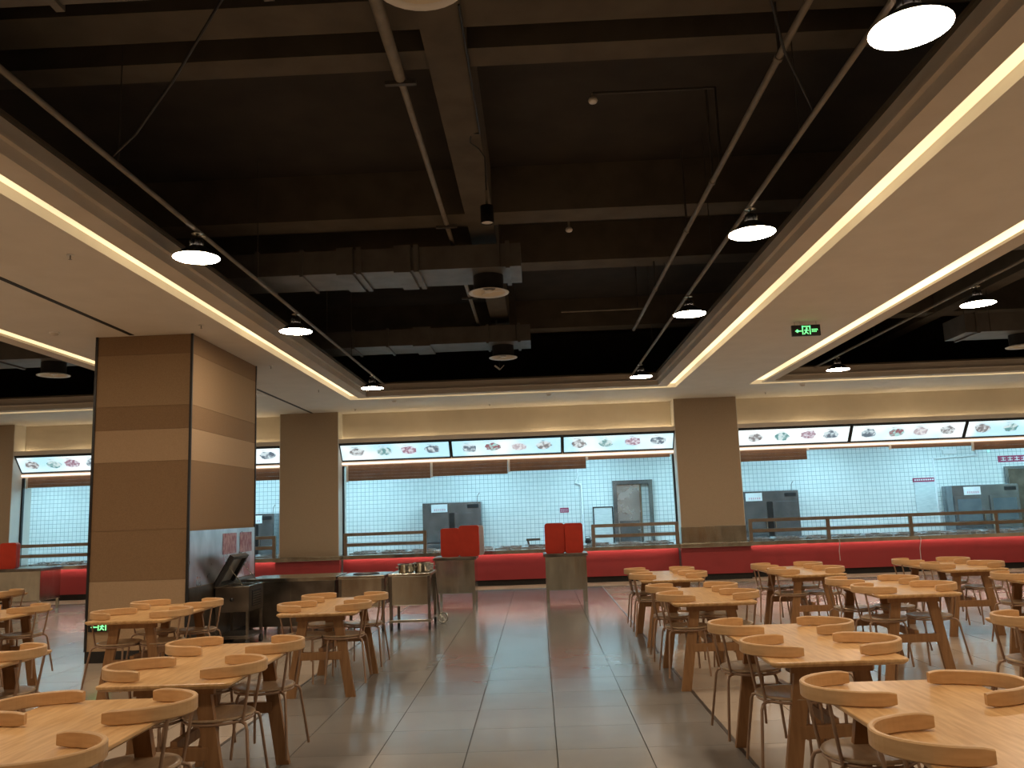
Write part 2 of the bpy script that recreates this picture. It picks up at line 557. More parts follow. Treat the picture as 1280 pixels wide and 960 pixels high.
# soffit with three openings: centre, left and right coffers
CO = {'centre': (-3.65, 2.83, -1.0, 16.53), 'left': (-13.2, -6.18, -1.0, 16.53), 'right': (4.275, 12.2, -1.0, 16.53)}
T = 0.09
sof = MB()
sof.box(XW0, XW1, 16.53, 19.0, ZS, ZS + T)
sof.box(XW0, XW1, YW0, -1.0, ZS, ZS + T)
xs = [XW0, -13.2, -6.18, -3.65, 2.83, 4.275, 12.2, XW1]
for a, b in ((0, 1), (2, 3), (4, 5), (6, 7)):
    sof.box(xs[a], xs[b], -1.0, 16.53, ZS, ZS + T)
sof = sof.build('ceiling_soffit', 'plaster')
tag(sof, 'painted plasterboard soffit around three rectangular lit coffers', 'ceiling', kind='structure')


def frame(mb, x0, x1, y0, y1, w_, z0, z1):
    """rectangular ring of bars whose outer edge is x0..y1 and width is w_"""
    mb.box(x0, x1, y0, y0 + w_, z0, z1)
    mb.box(x0, x1, y1 - w_, y1, z0, z1)
    mb.box(x0, x0 + w_, y0 + w_, y1 - w_, z0, z1)
    mb.box(x1 - w_, x1, y0 + w_, y1 - w_, z0, z1)
    return mb


for n, (nm, (x0, x1, y0, y1)) in enumerate(CO.items()):
    # lit slot, then a flat lip, then an upstand round the dark opening
    lip = frame(MB(), x0 + 0.20, x1 - 0.20, y0 + 0.20, y1 - 0.20, 0.20, ZS, ZS + 0.03).build('trim_%d' % (n + 2), 'lip')
    tag(lip, 'stepped plaster edge of the %s coffer with a lit slot around it' % nm, 'coffer trim', kind='structure')
    frame(MB(), x0 - 0.02, x1 + 0.02, y0 - 0.02, y1 + 0.02, 0.46, ZS + T, ZS + T + 0.02).build('slot_top', 'lip', lip)
    frame(MB(), x0 + 0.012, x1 - 0.012, y0 + 0.012, y1 - 0.012, 0.365, ZS + T - 0.012, ZS + T).build('led_strip', 'slot', lip)
    frame(MB(), x0 + 0.38, x1 - 0.38, y0 + 0.38, y1 - 0.38, 0.02, ZS + 0.03, ZS + 0.235).build('upstand', 'lip', lip)
    frame(MB(), x0 + 0.37, x1 - 0.37, y0 + 0.37, y1 - 0.37, 0.06, ZS + 0.235, ZS + 0.262).build('flange', 'beam', lip)

# walls that close the hall
for nm, bx, lab in (('wall_left', (XW0 - 0.15, XW0, YW0, 22), 'plain painted side wall far to the left'),
                    ('wall_right', (XW1, XW1 + 0.15, YW0, 22), 'plain painted side wall far to the right'),
                    ('wall_rear', (XW0, XW1, YW0 - 0.15, YW0), 'plain painted wall behind the viewer')):
    tag(MB().box(*bx, 0, 5.6).build(nm, 'wall'), lab, 'wall', kind='structure')
tag(MB().box(XW0, XW1, 19.0, 19.1, 3.05, 5.6).build('wall_upper', 'void'), 'dark wall above the serving bays in the ceiling void', 'wall', kind='structure')

# linear slot in the left soffit
tag(MB().box(-4.94, -4.88, 3.0, 9.99, ZS - 0.004, ZS + 0.01).box(-4.94, -4.88, 12.45, 18.4, ZS - 0.004, ZS + 0.01).build('linear_air_slot', 'blackmatt'),
    'thin dark air slot running along the left soffit past the striped pillar', 'air slot')

# ------------------------------------------------------------------ striped pillar
PX0, PX1, PY0, PY1 = -5.37, -4.18, 10.05, 12.42
pil = MB().box(PX0 + 0.012, PX1 - 0.012, PY0 + 0.012, PY1 - 0.012, 0, ZS).build('pillar', 'band_d')
tag(pil, 'big square pillar striped in brown bands with black corner trims', 'pillar', kind='structure')
zb = [(0.13, 0.93, 'band_l'), (0.93, 1.52, 'band_d'), (1.52, 2.34, 'band_d'), (2.34, 2.73, 'band_l'), (2.73, 3.02, 'band_d'), (3.02, 3.66, 'band_m'), (3.66, ZS, 'band_d')]
for z0, z1, mm in zb:
    MB().box(PX0, PX1, PY0, PY1, z0 + 0.0015, z1 - 0.0015).build('band_panel', mm, pil)
MB().box(PX0 - 0.006, PX1 + 0.006, PY0 - 0.006, PY1 + 0.006, 0, 0.13).build('skirting', 'blackmatt', pil)
for x, y in ((PX0, PY0), (PX1, PY0), (PX1, PY1), (PX0, PY1)):
    MB().box(x - 0.014, x + 0.014, y - 0.014, y + 0.014, 0.13, ZS).build('corner_trim', 'black', pil)
sp = MB().box(PX1, PX1 + 0.012, PY0 + 0.03, PY1 - 0.02, 0.82, 1.49).build('steel_sheet', 'sheet')
tag(sp, 'stained stainless sheet fixed to the right side of the pillar', 'steel sheet')
MB().box(PX1, PX1 + 0.016, PY0 + 0.03, PY1 - 0.02, 0.14, 0.81).build('lower_sheet', 'steeldark', sp)
for y0, y1, lab in ((11.14, 11.64, 'mauve notice nearer the viewer on the pillar steel sheet'), (11.78, 12.26, 'mauve notice farther back on the pillar steel sheet')):
    tag(MB().box(PX1 + 0.013, PX1 + 0.018, y0, y1, 1.155, 1.43).build('notice', 'mauve'), lab, 'notice', 'notices on the pillar')


def exit_marks(root, wd, ht):
    """white-green pictogram: arrow, doorway with running man, block of small bars; local x right, z up, front at -y"""
    g = MB()
    u = wd / 10.0
    def q(x0, x1, z0, z1):
        g.box(x0 * u, x1 * u, -0.0225, -0.0205, z0 * ht, z1 * ht)
    q(-3.3, -1.6, .40, .50)
    g.add([(-4.0 * u, -.0225, .45 * ht), (-3.1 * u, -.0225, .27 * ht), (-2.6 * u, -.0225, .45 * ht), (-3.1 * u, -.0225, .63 * ht)], [(0, 1, 2, 3)])
    q(-1.5, -1.1, .12, .90); q(1.1, 1.5, .12, .90); q(-1.5, 1.5, .80, .90)
    g.add([(0.15 * u + .35 * u * math.cos(k * PI / 4), -.0225, (.68 + .09 * math.sin(k * PI / 4)) * ht) for k in range(8)], [list(range(8))])
    g.beam((0.1 * u, -.0215, .58 * ht), (-.2 * u, -.0215, .36 * ht), .003, .6 * u)
    g.beam((-.2 * u, -.0215, .36 * ht), (.7 * u, -.0215, .16 * ht), .003, .35 * u)
    g.beam((-.2 * u, -.0215, .36 * ht), (-.8 * u, -.0215, .14 * ht), .003, .35 * u)
    g.beam((0.1 * u, -.0215, .56 * ht), (.8 * u, -.0215, .46 * ht), .003, .28 * u)
    g.beam((0.1 * u, -.0215, .56 * ht), (-.8 * u, -.0215, .50 * ht), .003, .28 * u)
    for k in range(4):
        q(1.9 + k * .55, 2.3 + k * .55, .50, .62)
        q(1.9 + k * .45, 2.2 + k * .45, .32, .44)
    q(1.9, 4.1, .46, .48)
    return g.build('pictogram', 'exitgreen', root)


ex = empty('exit_sign', (3.60, 10.85, 3.71))
tag(ex, 'green running-man exit sign hanging from the right soffit', 'exit sign', 'emergency exit signs')
MB().bbox(-0.185, 0.185, -0.02, 0.02, 0, 0.145, 0.004).build('housing', 'black', ex)
exit_marks(ex, 0.37, 0.145)
for sx in (-0.14, 0.14):
    MB().tube([(sx, 0, 0.145), (sx, 0, 0.19)], 0.004, 6).build('hanger', 'steel', ex)
ex2 = empty('exit_sign', (-5.16, PY0 - 0.021, 0.36))
tag(ex2, 'green exit sign set low on the front of the striped pillar', 'exit sign', 'emergency exit signs')
MB().bbox(-0.17, 0.17, -0.02, 0.02, 0, 0.12, 0.004).build('housing', 'black', ex2)
exit_marks(ex2, 0.34, 0.12)

# ------------------------------------------------------------------ serving wall
COLS = [(-13.0, -11.62, 'leftmost plain brown column at the serving wall'), (-5.62, -4.34, 'plain brown column behind the steel counters'), (3.08, 4.43, 'plain brown column between the two right serving bays'), (11.9, 13.2, 'plain brown column at the right end of the serving wall')]
YF, YB = 18.36, 19.1
for k, (x0, x1, lab) in enumerate(COLS):
    c = MB().box(x0, x1, YF, YB, 0, ZS).build('column', 'col')
    tag(c, lab, 'column', kind='structure')
    MB().box(x0 - 0.06, x1 + 0.06, YF - 0.13, YF, 0.13, 0.69).build('red_base', 'red', c)
    MB().box(x0 - 0.05, x1 + 0.05, YF - 0.09, YF, 0.0, 0.13).build('skirting', 'blackmatt', c)
    MB().bbox(x0 - 0.09, x1 + 0.09, YF - 0.24, YF + 0.02, 0.69, 0.775, 0.006).build('steel_ledge', 'steel', c)
    for s0, s1 in ((x0 - 0.012, x0), (x1, x1 + 0.012)):
        MB().box(s0, s1, YF + 0.004, YB, 0.78, ZS).build('reveal_panel', 'reveal', c)
    if k == 2:
        MB().bbox(x0 - 0.014, x1 + 0.014, YF - 0.016, YF + 0.05, 0.775, 1.12, 0.004).build('steel_guard', 'steel', c)

BAYS = [(-11.62, -5.62, 'left'), (-4.34, 3.08, 'middle'), (4.43, 11.9, 'right')]
ndish = 0
TRIM = 5
for bi, (x0, x1, nm) in enumerate(BAYS):
    hd = MB().box(x0, x1, 18.78, 18.9, 2.72, ZS).build('wall_header_%d' % (bi + 1), 'header')
    tag(hd, 'cream header wall above the %s serving bay, washed by uplight' % nm, 'wall', kind='structure')
    # shelf hiding the uplight
    sh = MB().box(x0, x1, 18.38, 18.78, 3.205, 3.235).box(x0, x1, 18.38, 18.40, 3.235, 3.30).build('light_shelf', 'lip')
    tag(sh, 'painted light shelf above the menu boxes of the %s bay' % nm, 'light shelf')
    MB().box(x0 + 0.03, x1 - 0.03, 18.735, 18.765, 3.235, 3.245).build('uplight_strip', 'upl', sh)
    # menu light boxes
    nb = 3
    wd = (x1 - x0) / nb
    for k in range(nb):
        a, b = x0 + k * wd + 0.005, x0 + (k + 1) * wd - 0.005
        yt, zt, yb, zbm = 18.40, 3.20, 18.70, 2.82
        root = empty('menu_lightbox', ((a + b) / 2, 18.7, 2.82))
        place = ['left end', 'middle', 'right end'][k]
        tag(root, 'backlit menu box with dish pictures, %s of the %s serving bay' % (place, nm), 'menu box', 'menu boxes above the serving bays')
        hw = (b - a) / 2
        dy, dz = yt - 18.7, zt - 2.82
        L = math.hypot(dy, dz)
        ey, ez = dy / L, dz / L               # up along the face
        ny, nz_ = -ez, ey                     # outward (towards the hall, down)
        def P(xx, t, o):
            return (xx, ey * t + ny * o, ez * t + nz_ * o)
        def slabp(mb, xa, xb, t0, t1, o0, o1):
            v = [P(xa, t0, o0), P(xb, t0, o0), P(xb, t0, o1), P(xa, t0, o1), P(xa, t1, o0), P(xb, t1, o0), P(xb, t1, o1), P(xa, t1, o1)]
            return mb.add(v, [(3, 2, 1, 0), (4, 5, 6, 7), (0, 1, 5, 4), (1, 2, 6, 5), (2, 3, 7, 6), (3, 0, 4, 7)])
        slabp(MB(), -hw, hw, 0, L, -0.06, -0.004).build('case', 'black', root)
        fr = MB()
        slabp(fr, -hw, hw, 0, 0.035, -0.004, 0.012); slabp(fr, -hw, hw, L - 0.05, L, -0.004, 0.012)
        slabp(fr, -hw, -hw + 0.03, 0.035, L - 0.035, -0.004, 0.012); slabp(fr, hw - 0.03, hw, 0.035, L - 0.035, -0.004, 0.012)
        fr.build('frame', 'black', root)
        pnl = slabp(MB(), -hw + 0.03, hw - 0.03, 0.035, L - 0.035, -0.004, 0.002).build('menu_panel', 'menu', root)
        for d in range(4):
            cx = -hw + 0.03 + (2 * hw - 0.06) * (0.155 + 0.235 * d + random.uniform(-.02, .02))
            ct = L * 0.5 + random.uniform(-.02, .015)
            poly = []
            nv = 18
            for q in range(nv):
                r = 0.172 * (1 + random.uniform(-.16, .12))
                an = 2 * PI * q / nv
                poly.append(P(cx + r * math.cos(an), ct + r * 0.62 * math.sin(an), 0.004))
            MB().add(poly, [list(range(nv))]).build('dish_picture', DISH[(ndish * 5 + d * 2 + k) % 6], pnl)
            xx = cx - 0.02
            slabp(MB(), xx - 0.09, xx + 0.05, ct + 0.125, ct + 0.137, 0.002, 0.004).build('caption', DISH[0], pnl)
            ndish += 1
    # warm strip under the boxes
    tag(MB().box(x0 + 0.02, x1 - 0.02, 18.68, 18.75, 2.75, 2.79).build('strip_light', 'shutled'), 'warm strip light under the menu boxes of the %s bay' % nm, 'strip light', 'strip lights under the menu boxes')
    # counter front
    kick = MB().box(x0, x1, YC + 0.06, YC + 0.2, 0.0, 0.13).build('trim_%d' % (TRIM + bi), 'blackmatt')
    tag(kick, 'black recessed plinth under the %s red counter' % nm, 'plinth', kind='structure')
    ctr = empty('serving_counter', ((x0 + x1) / 2, YC, 0))
    tag(ctr, 'serving counter with glowing red front and steel ledge in the %s bay' % nm, 'serving counter', 'serving counters')
    hw = (x1 - x0) / 2
    MB().box(-hw + 0.06, hw - 0.06, 0, 0.12, 0.13, 0.72).build('red_front', 'red', ctr)
    MB().box(-hw + 0.09, hw - 0.09, -0.26, 0.30, 0.72, 0.765).box(-hw + 0.09, hw - 0.09, -0.28, -0.26, 0.688, 0.765).build('steel_ledge', 'steel', ctr)
    MB().box(-hw + 0.1, hw - 0.1, -0.075, -0.06, 0.708, 0.72).build('under_light', 'ledgeled', ctr)
    # black uprights at both ends of the opening
    for xx in (x0 + 0.03, x1 - 0.03):
        MB().box(xx - 0.02 - (x0 + x1) / 2, xx + 0.02 - (x0 + x1) / 2, 0.16, 0.22, 0.765, 2.72).build('upright', 'black', ctr)


def rail(xa, xb, posts, lab):
    root = empty('guard_rail', ((xa + xb) / 2, 18.40, 0.765))
    tag(root, lab, 'guard rail', 'steel rails over the serving counters')
    h = (xb - xa) / 2
    for z in (0.445, 0.225):
        MB().box(-h, h, -0.03, 0.03, z - 0.034, z + 0.034).build('rail_bar', 'railsteel', root)
    for p in posts:
        MB().box(p - (xa + xb) / 2 - 0.036, p - (xa + xb) / 2 + 0.036, -0.028, 0.028, 0, 0.475).build('post', 'railsteel', root)
    return root


rail(-4.22, -2.43, (-4.19, -2.46), 'two-bar steel rail at the left end of the middle counter')
rail(1.15, 3.02, (1.18, 2.98), 'two-bar steel rail at the right end of the middle counter')
rail(4.52, 11.8, (4.55, 6.20, 7.95, 9.75, 11.6), 'long two-bar steel rail over the right counter')
rail(-11.45, -5.72, (-11.4, -9.6, -7.7, -5.75), 'two-bar steel rail over the left counter behind the pillar')

# roller shutters, each let down by a different amount
for xa, xb, zbot, lab in ((-4.25, -2.35, 2.385, 'brown roller shutter at the left end of the middle bay'),
                          (-2.35, -0.62, 2.42, 'brown roller shutter second from left in the middle bay'),
                          (-0.62, 1.13, 2.47, 'brown roller shutter third from left in the middle bay'),
                          (1.13, 3.0, 2.66, 'rolled-up brown shutter at the right end of the middle bay'),
                          (4.5, 6.02, 2.49, 'brown roller shutter beside the right column'),
                          (6.02, 7.82, 2.70, 'fully raised brown shutter in the right bay'),
                          (7.82, 9.62, 2.655, 'mostly raised brown shutter in the right bay'),
                          (9.62, 11.8, 2.56, 'brown roller shutter farthest right'),
                          (-11.55, -8.6, 2.50, 'brown roller shutter in the left bay beyond the pillar'),
                          (-8.6, -5.7, 2.47, 'brown roller shutter in the left bay next to the plain column')):
    r = empty('roller_shutter', ((xa + xb) / 2, 18.79, zbot))
    tag(r, lab, 'roller shutter', 'roller shutters under the menu boxes')
    h = (xb - xa) / 2
    n = max(1, int((2.735 - zbot) / 0.07))
    st = (2.735 - zbot) / n
    for k in range(n):
        MB().bbox(-h + 0.045, h - 0.01, -0.012, 0.012, k * st + 0.001, (k + 1) * st - 0.001, 0.004).build('slat', 'shutter', r)
    MB().box(-h, -h + 0.045, -0.025, 0.025, -0.015, 2.735 - zbot).build('guide', 'reveal', r)

# ------------------------------------------------------------------ kitchen behind the counters
KY = 21.5
tag(MB().box(XW0, XW1, KY, KY + 0.15, 0, 3.2).build('wall_back', 'ktile'), 'white square-tiled kitchen back wall', 'wall', kind='structure')
tag(MB().box(XW0, XW1, YC + 0.3, KY, -0.006, 0.002).build('floor_kitchen', 'kfloor'), 'grey kitchen floor behind the counters', 'floor', kind='structure')
tag(MB().box(XW0, XW1, 18.9, KY, 3.05, 3.12).build('ceiling_kitchen', 'kceil'), 'white kitchen ceiling panels', 'ceiling', kind='structure')
for k, x in enumerate((-12.6, -9.8, -7.0, -4.2, -1.4, 1.4, 4.2, 7.0, 9.8, 12.4)):
    p = MB().box(x - 0.6, x + 0.6, 19.75, 20.35, 3.03, 3.045).build('panel_light', 'kpanel')
    tag(p, 'cool white panel light in the kitchen ceiling', 'panel light', 'kitchen ceiling lights')
# inner worktop with sunk pans
for (x0, x1, nm) in BAYS:
    wt = empty('food_warmer', ((x0 + x1) / 2, 19.2, 0))
    tag(wt, 'stainless food warmer with sunken pans inside the %s bay' % nm, 'food warmer', 'food warmers inside the bays')
    h = (x1 - x0) / 2 - 0.1
    MB().box(-h, h, -0.22, 0.4, 0.0, 0.74).build('body', 'kiteel', wt)
    MB().bbox(-h, h, -0.26, 0.44, 0.74, 0.79, 0.006).build('top', 'warmer', wt)
    npan = int(2 * h / 0.62)
    for k in range(npan):
        cx = -h + (k + 0.5) * 2 * h / npan
        pm = MB()
        frame(pm, cx - 0.26, cx + 0.26, -0.14, 0.34, 0.025, 0.79, 0.815)
        pm.box(cx - 0.235, cx + 0.235, -0.115, 0.315, 0.791, 0.794)
        pm.build('pan', 'warmer', wt)


def fridge(cx, lab, wd=1.45, ht=1.86, glass=False, sign=0.22):
    r = empty('fridge', (cx, 20.95, 0))
    tag(r, lab, 'fridge', 'upright steel fridges in the kitchen')
    h = wd / 2
    MB().bbox(-h, h, -0.02, 0.5, 0.12, ht, 0.008).build('body', 'kiteel', r)
    for sx in (-h + 0.08, h - 0.08):
        for sy in (0.06, 0.42):
            MB().tube([(sx, sy, 0.0), (sx, sy, 0.12)], 0.025, 8).build('foot', 'kiteel', r)
    ztop = ht - 0.26
    for a, b in ((-h + 0.02, -0.075), (0.075, h - 0.02)):
        for z0, z1 in ((0.16, 0.86), (0.90, ztop)):
            d = MB().bbox(a, b, -0.055, -0.02, z0, z1, 0.008).build('door', 'kiteel', r)
            if glass:
                MB().box(a + 0.07, b - 0.07, -0.058, -0.054, z0 + 0.07, z1 - 0.07).build('pane', 'glass', d)
            xs_ = b - 0.03 if a < 0 else a + 0.03
            MB().bbox(xs_ - 0.012, xs_ + 0.012, -0.09, -0.05, z0 + 0.05 if z0 > .5 else z1 - 0.25, z0 + 0.25 if z0 > .5 else z1 - 0.05, 0.004).build('handle', 'steel', d)
    if not glass:
        MB().box(-0.06, 0.06, -0.045, -0.02, 0.16, ztop).build('mullion', 'black', r)
    MB().bbox(h - 0.34, h - 0.06, -0.03, -0.015, ht - 0.15, ht - 0.06, 0.004).build('control_panel', 'black', r)
    sx0 = -h + sign
    s = MB().box(sx0, sx0 + 0.40, -0.034, -0.022, ht - 0.235, ht - 0.04).build('paper_sign', 'paper', r)
    tag(s, 'white paper sign with a row of red characters')
    g = MB()
    for k in range(6):                       # illegible red characters
        x = sx0 + 0.07 + k * 0.05
        g.box(x, x + 0.034, -0.0355, -0.0335, ht - 0.19, ht - 0.183)
        g.box(x, x + 0.034, -0.0355, -0.0335, ht - 0.165, ht - 0.158)
        g.box(x + 0.014, x + 0.021, -0.0355, -0.0335, ht - 0.20, ht - 0.15)
    g.build('red_characters', 'redink', s)
    MB().tube([(h - 0.1, 0.2, ht), (h - 0.09, 0.2, ht + 0.14), (h - 0.04, 0.2, ht + 0.22)], 0.007, 6).build('cable', 'black', r)
    return r


fridge(-2.12, 'stainless four-door fridge behind the middle bay')
fridge(5.68, 'stainless four-door fridge beside the right column', sign=0.16)
fridge(10.92, 'glass-door steel cabinet at the right of the kitchen', 1.6, 1.82, True, 0.28)
fridge(-7.0, 'steel fridge behind the left bay next to the plain column', 0.9, 1.75, sign=0.2)

dr = empty('door_1', (2.42, KY - 0.01, 0))
tag(dr, 'steel kitchen doorway with the leaf standing half open', 'door', kind='structure')
MB().box(-0.50, -0.40, -0.10, 0, 0, 2.26).box(0.40, 0.50, -0.10, 0, 0, 2.26).box(-0.40, 0.40, -0.10, 0, 2.16, 2.26).build('door_frame', 'kiteel', dr)
lf = MB().box(-0.40, 0.17, -0.035, -0.005, 0.02, 2.15).build('door_leaf', 'warmer', dr)
MB().box(-0.36, 0.13, -0.045, -0.034, 0.1, 1.25).build('kick_panel', 'kiteel', lf)
MB().box(0.17, 0.21, -0.09, -0.0, 0.02, 2.15).build('door_edge', 'steel', dr)
MB().tube([(0.08, -0.08, 1.02), (0.14, -0.08, 1.02)], 0.015, 8).build('handle', 'steel', lf)
pd = empty('white_cabinet', (1.63, KY - 0.3, 0))
tag(pd, 'pale narrow cabinet with dark edges beside the kitchen doorway', 'cabinet')
MB().bbox(-0.25, 0.25, 0, 0.28, 0.05, 1.62, 0.006).build('body', 'board', pd)
for sx in (-0.25, 0.225):
    MB().box(sx, sx + 0.025, -0.012, 0.0, 0.05, 1.62).build('edge_trim', 'black', pd)
MB().box(-0.25, 0.25, -0.012, 0.0, 1.60, 1.625).build('top_trim', 'black', pd)
d2 = empty('door_2', (12.35, KY - 0.01, 0))
tag(d2, 'dark grey kitchen door at the far right', 'door', kind='structure')
MB().box(-0.62, -0.55, -0.06, 0, 0, 2.26).box(0.55, 0.62, -0.06, 0, 0, 2.26).box(-0.55, 0.55, -0.06, 0, 2.19, 2.26).build('door_frame', 'kiteel', d2)
MB().box(-0.55, 0.55, -0.035, -0.005, 0.02, 2.19).build('door_leaf', 'steeldark', d2)


def wall_sign(x0, x1, z0, z1, lab, nch):
    s = MB().box(x0, x1, KY - 0.012, KY, z0, z1).build('wall_sign', 'redsign')
    tag(s, lab, 'sign', 'maroon signs on the kitchen wall')
    g = MB()
    w_ = (x1 - x0) * 0.86 / nch
    for k in range(nch):
        a = x0 + (x1 - x0) * 0.07 + k * w_
        h = z1 - z0
        g.box(a, a + w_ * .75, KY - 0.014, KY - 0.011, z0 + h * .25, z0 + h * .34)
        g.box(a, a + w_ * .75, KY - 0.014, KY - 0.011, z0 + h * .62, z0 + h * .70)
        g.box(a + w_ * .3, a + w_ * .42, KY - 0.014, KY - 0.011, z0 + h * .2, z0 + h * .8)
    g.build('white_characters', 'paper', s)


wall_sign(0.57, 0.79, 1.51, 1.63, 'small maroon sign on the tiled wall left of the doorway', 4)
wall_sign(11.62, 12.6, 2.37, 2.53, 'maroon sign above the dark door at the far right', 5)
nb_ = empty('notice_board', (9.72, KY - 0.015, 1.15))
tag(nb_, 'pale wall notice with a red title strip in the right kitchen', 'notice board')
MB().box(-0.25, 0.27, -0.01, 0.01, 0, 0.80).build('sheet', 'board', nb_)
tb = MB().box(-0.27, 0.29, -0.016, 0.01, 0.80, 0.90).build('title_strip', 'redsign', nb_)
g = MB()
for k in range(9):
    g.box(-0.24 + k * 0.055, -0.20 + k * 0.055, -0.018, -0.015, 0.835, 0.87)
g.build('white_characters', 'paper', tb)
# conduits on the kitchen wall
for pts, lab in (([(1.05, KY - 0.03, 2.95), (1.05, KY - 0.03, 2.42), (0.98, KY - 0.03, 2.24), (1.12, KY - 0.03, 2.2), (1.14, KY - 0.03, 0.8)], 'white conduit running down the tiled wall left of the doorway'),
                 ([(-4.1, KY - 0.03, 2.62), (-2.0, KY - 0.03, 2.62), (-2.0, KY - 0.03, 3.0)], 'white conduit crossing the tiled wall above the left fridge'),
                 ([(11.1, KY - 0.03, 3.0), (11.1, KY - 0.03, 2.56), (10.0, KY - 0.03, 2.52), (10.0, KY - 0.03, 0.9)], 'white conduit stepping down beside the glass-door cabinet')):
    tag(MB().tube(pts, 0.028, 8).build('conduit', 'kceil'), lab, 'conduit', 'conduits on the kitchen wall')
sb = MB().bbox(10.25, 10.6, KY - 0.06, KY, 2.62, 2.74, 0.01).build('emergency_light', 'kceil')
tag(sb, 'white twin emergency light box high on the right kitchen wall', 'emergency light')
MB().box(11.36, 11.40, KY - 0.065, KY - 0.05, 2.63, 2.68).build('green_led', 'ledgreen', sb)
sc = empty('counter_scale', (-0.12, 19.35, 0.815))
tag(sc, 'small grey weighing scale on the food warmer in the middle bay', 'scale')
MB().bbox(-0.16, 0.16, -0.1, 0.1, 0.10, 0.15, 0.01).build('platform', 'steeldark', sc)
MB().slant(-0.10, 0, 0, -0.12, 0, 0.10, 0.04, 0.05).build('stand', 'steeldark', sc)
MB().bbox(-0.2, 0.2, -0.08, 0.08, 0, 0.015, 0.004).build('base', 'steeldark', sc)
ke = empty('kettle', (1.12, 19.3, 0.815))
tag(ke, 'small dark kettle on the warmer next to the right guard rail', 'kettle')
MB().lathe([(0.0, 0), (0.07, 0), (0.075, 0.05), (0.05, 0.11), (0.0, 0.12)], 14).build('body', 'black', ke)
MB().tube([(-0.05, 0, 0.1), (-0.06, 0, 0.15), (0.03, 0, 0.16), (0.05, 0, 0.1)], 0.008, 6).build('handle', 'black', ke)
MB().tube([(0.06, 0, 0.05), (0.11, 0, 0.1)], 0.012, 6).build('spout', 'black', ke)


# ------------------------------------------------------------------ pendant lamps on pipe rails
def lamp_proto():
    r = empty('pendant_lamp', (0, 0, 0))
    sh = MB().lathe([(0.200, 0.0), (0.196, 0.004), (0.125, 0.060), (0.070, 0.098), (0.062, 0.105)], 32)
    sh.lathe([(0.062, 0.103), (0.070, 0.094), (0.125, 0.055), (0.190, 0.004), (0.200, 0.0)], 32)
    sh.build('lamp_shade', 'black', r)
    MB().lathe([(0.0, -0.010), (0.10, -0.006), (0.196, 0.001)][::-1], 32).build('diffuser', 'lampdisc', r)
    MB().lathe([(0.0, 0.17), (0.05, 0.168), (0.055, 0.15), (0.055, 0.10)][::-1], 16).build('driver_housing', 'black', r)
    for k in range(8):
        a = 2 * PI * k / 8
        MB().beam((0.056 * math.cos(a), 0.056 * math.sin(a), 0.105), (0.056 * math.cos(a), 0.056 * math.sin(a), 0.15), 0.006, 0.016, (math.cos(a), math.sin(a), 0)).build('cooling_fin', 'steel', r)
    MB().tube([(0, 0, 0.168), (0, 0, 0.235)], 0.008, 8).build('stem', 'steel', r)
    MB().lathe([(0.0, 0.232), (0.045, 0.222), (0.05, 0.215), (0.0, 0.21)][::-1], 14).build('ceiling_cup', 'steel', r)
    return r


proto = lamp_proto()
LZ = 3.87
rows = [(1.94, (0.9, 3.9, 7.0, 10.0, 14.82), 'on the right rail of the centre coffer'),
        (-2.89, (0.9, 3.9, 7.0, 10.05, 14.9), 'on the left rail of the centre coffer'),
        (5.45, (3.9, 7.0, 10.1, 14.9), 'on the near rail of the right coffer'),
        (-7.0, (3.9, 7.0, 10.1), 'on the near rail of the left coffer'),
        (10.4, (3.9, 7.0, 10.1, 14.9), 'on the far rail of the right coffer'),
        (-12.0, (3.9, 7.0, 10.1, 14.9), 'on the far rail of the left coffer')]
ordn = ['farthest', 'second farthest', 'third farthest', 'fourth farthest', 'nearest']
first = True
for x, ys, where in rows:
    rl = MB().tube([(x, -0.9, LZ + 0.25), (x, 16.1 if ys[-1] > 14 else 13.4, LZ + 0.25)], 0.02, 8).build('lamp_rail', 'pipe')
    tag(rl, 'grey pipe rail carrying the lamps ' + where, 'pipe rail', 'pipe rails for the lamps')
    for yy in (0.5, 3.0, 5.6, 8.6, 11.6, 13.2):
        MB().tube([(x, yy, LZ + 0.25), (x, yy, 5.55)], 0.005, 5).build('hanger_rod', 'rod', rl)
    for k, y in enumerate(sorted(ys, reverse=True)):
        o = proto if first else copy_tree(proto)
        first = False
        o.location = (x, y, LZ)
        tag(o, '%s pendant lamp %s' % (ordn[k], where), 'pendant lamp', 'pendant lamps in the coffers')

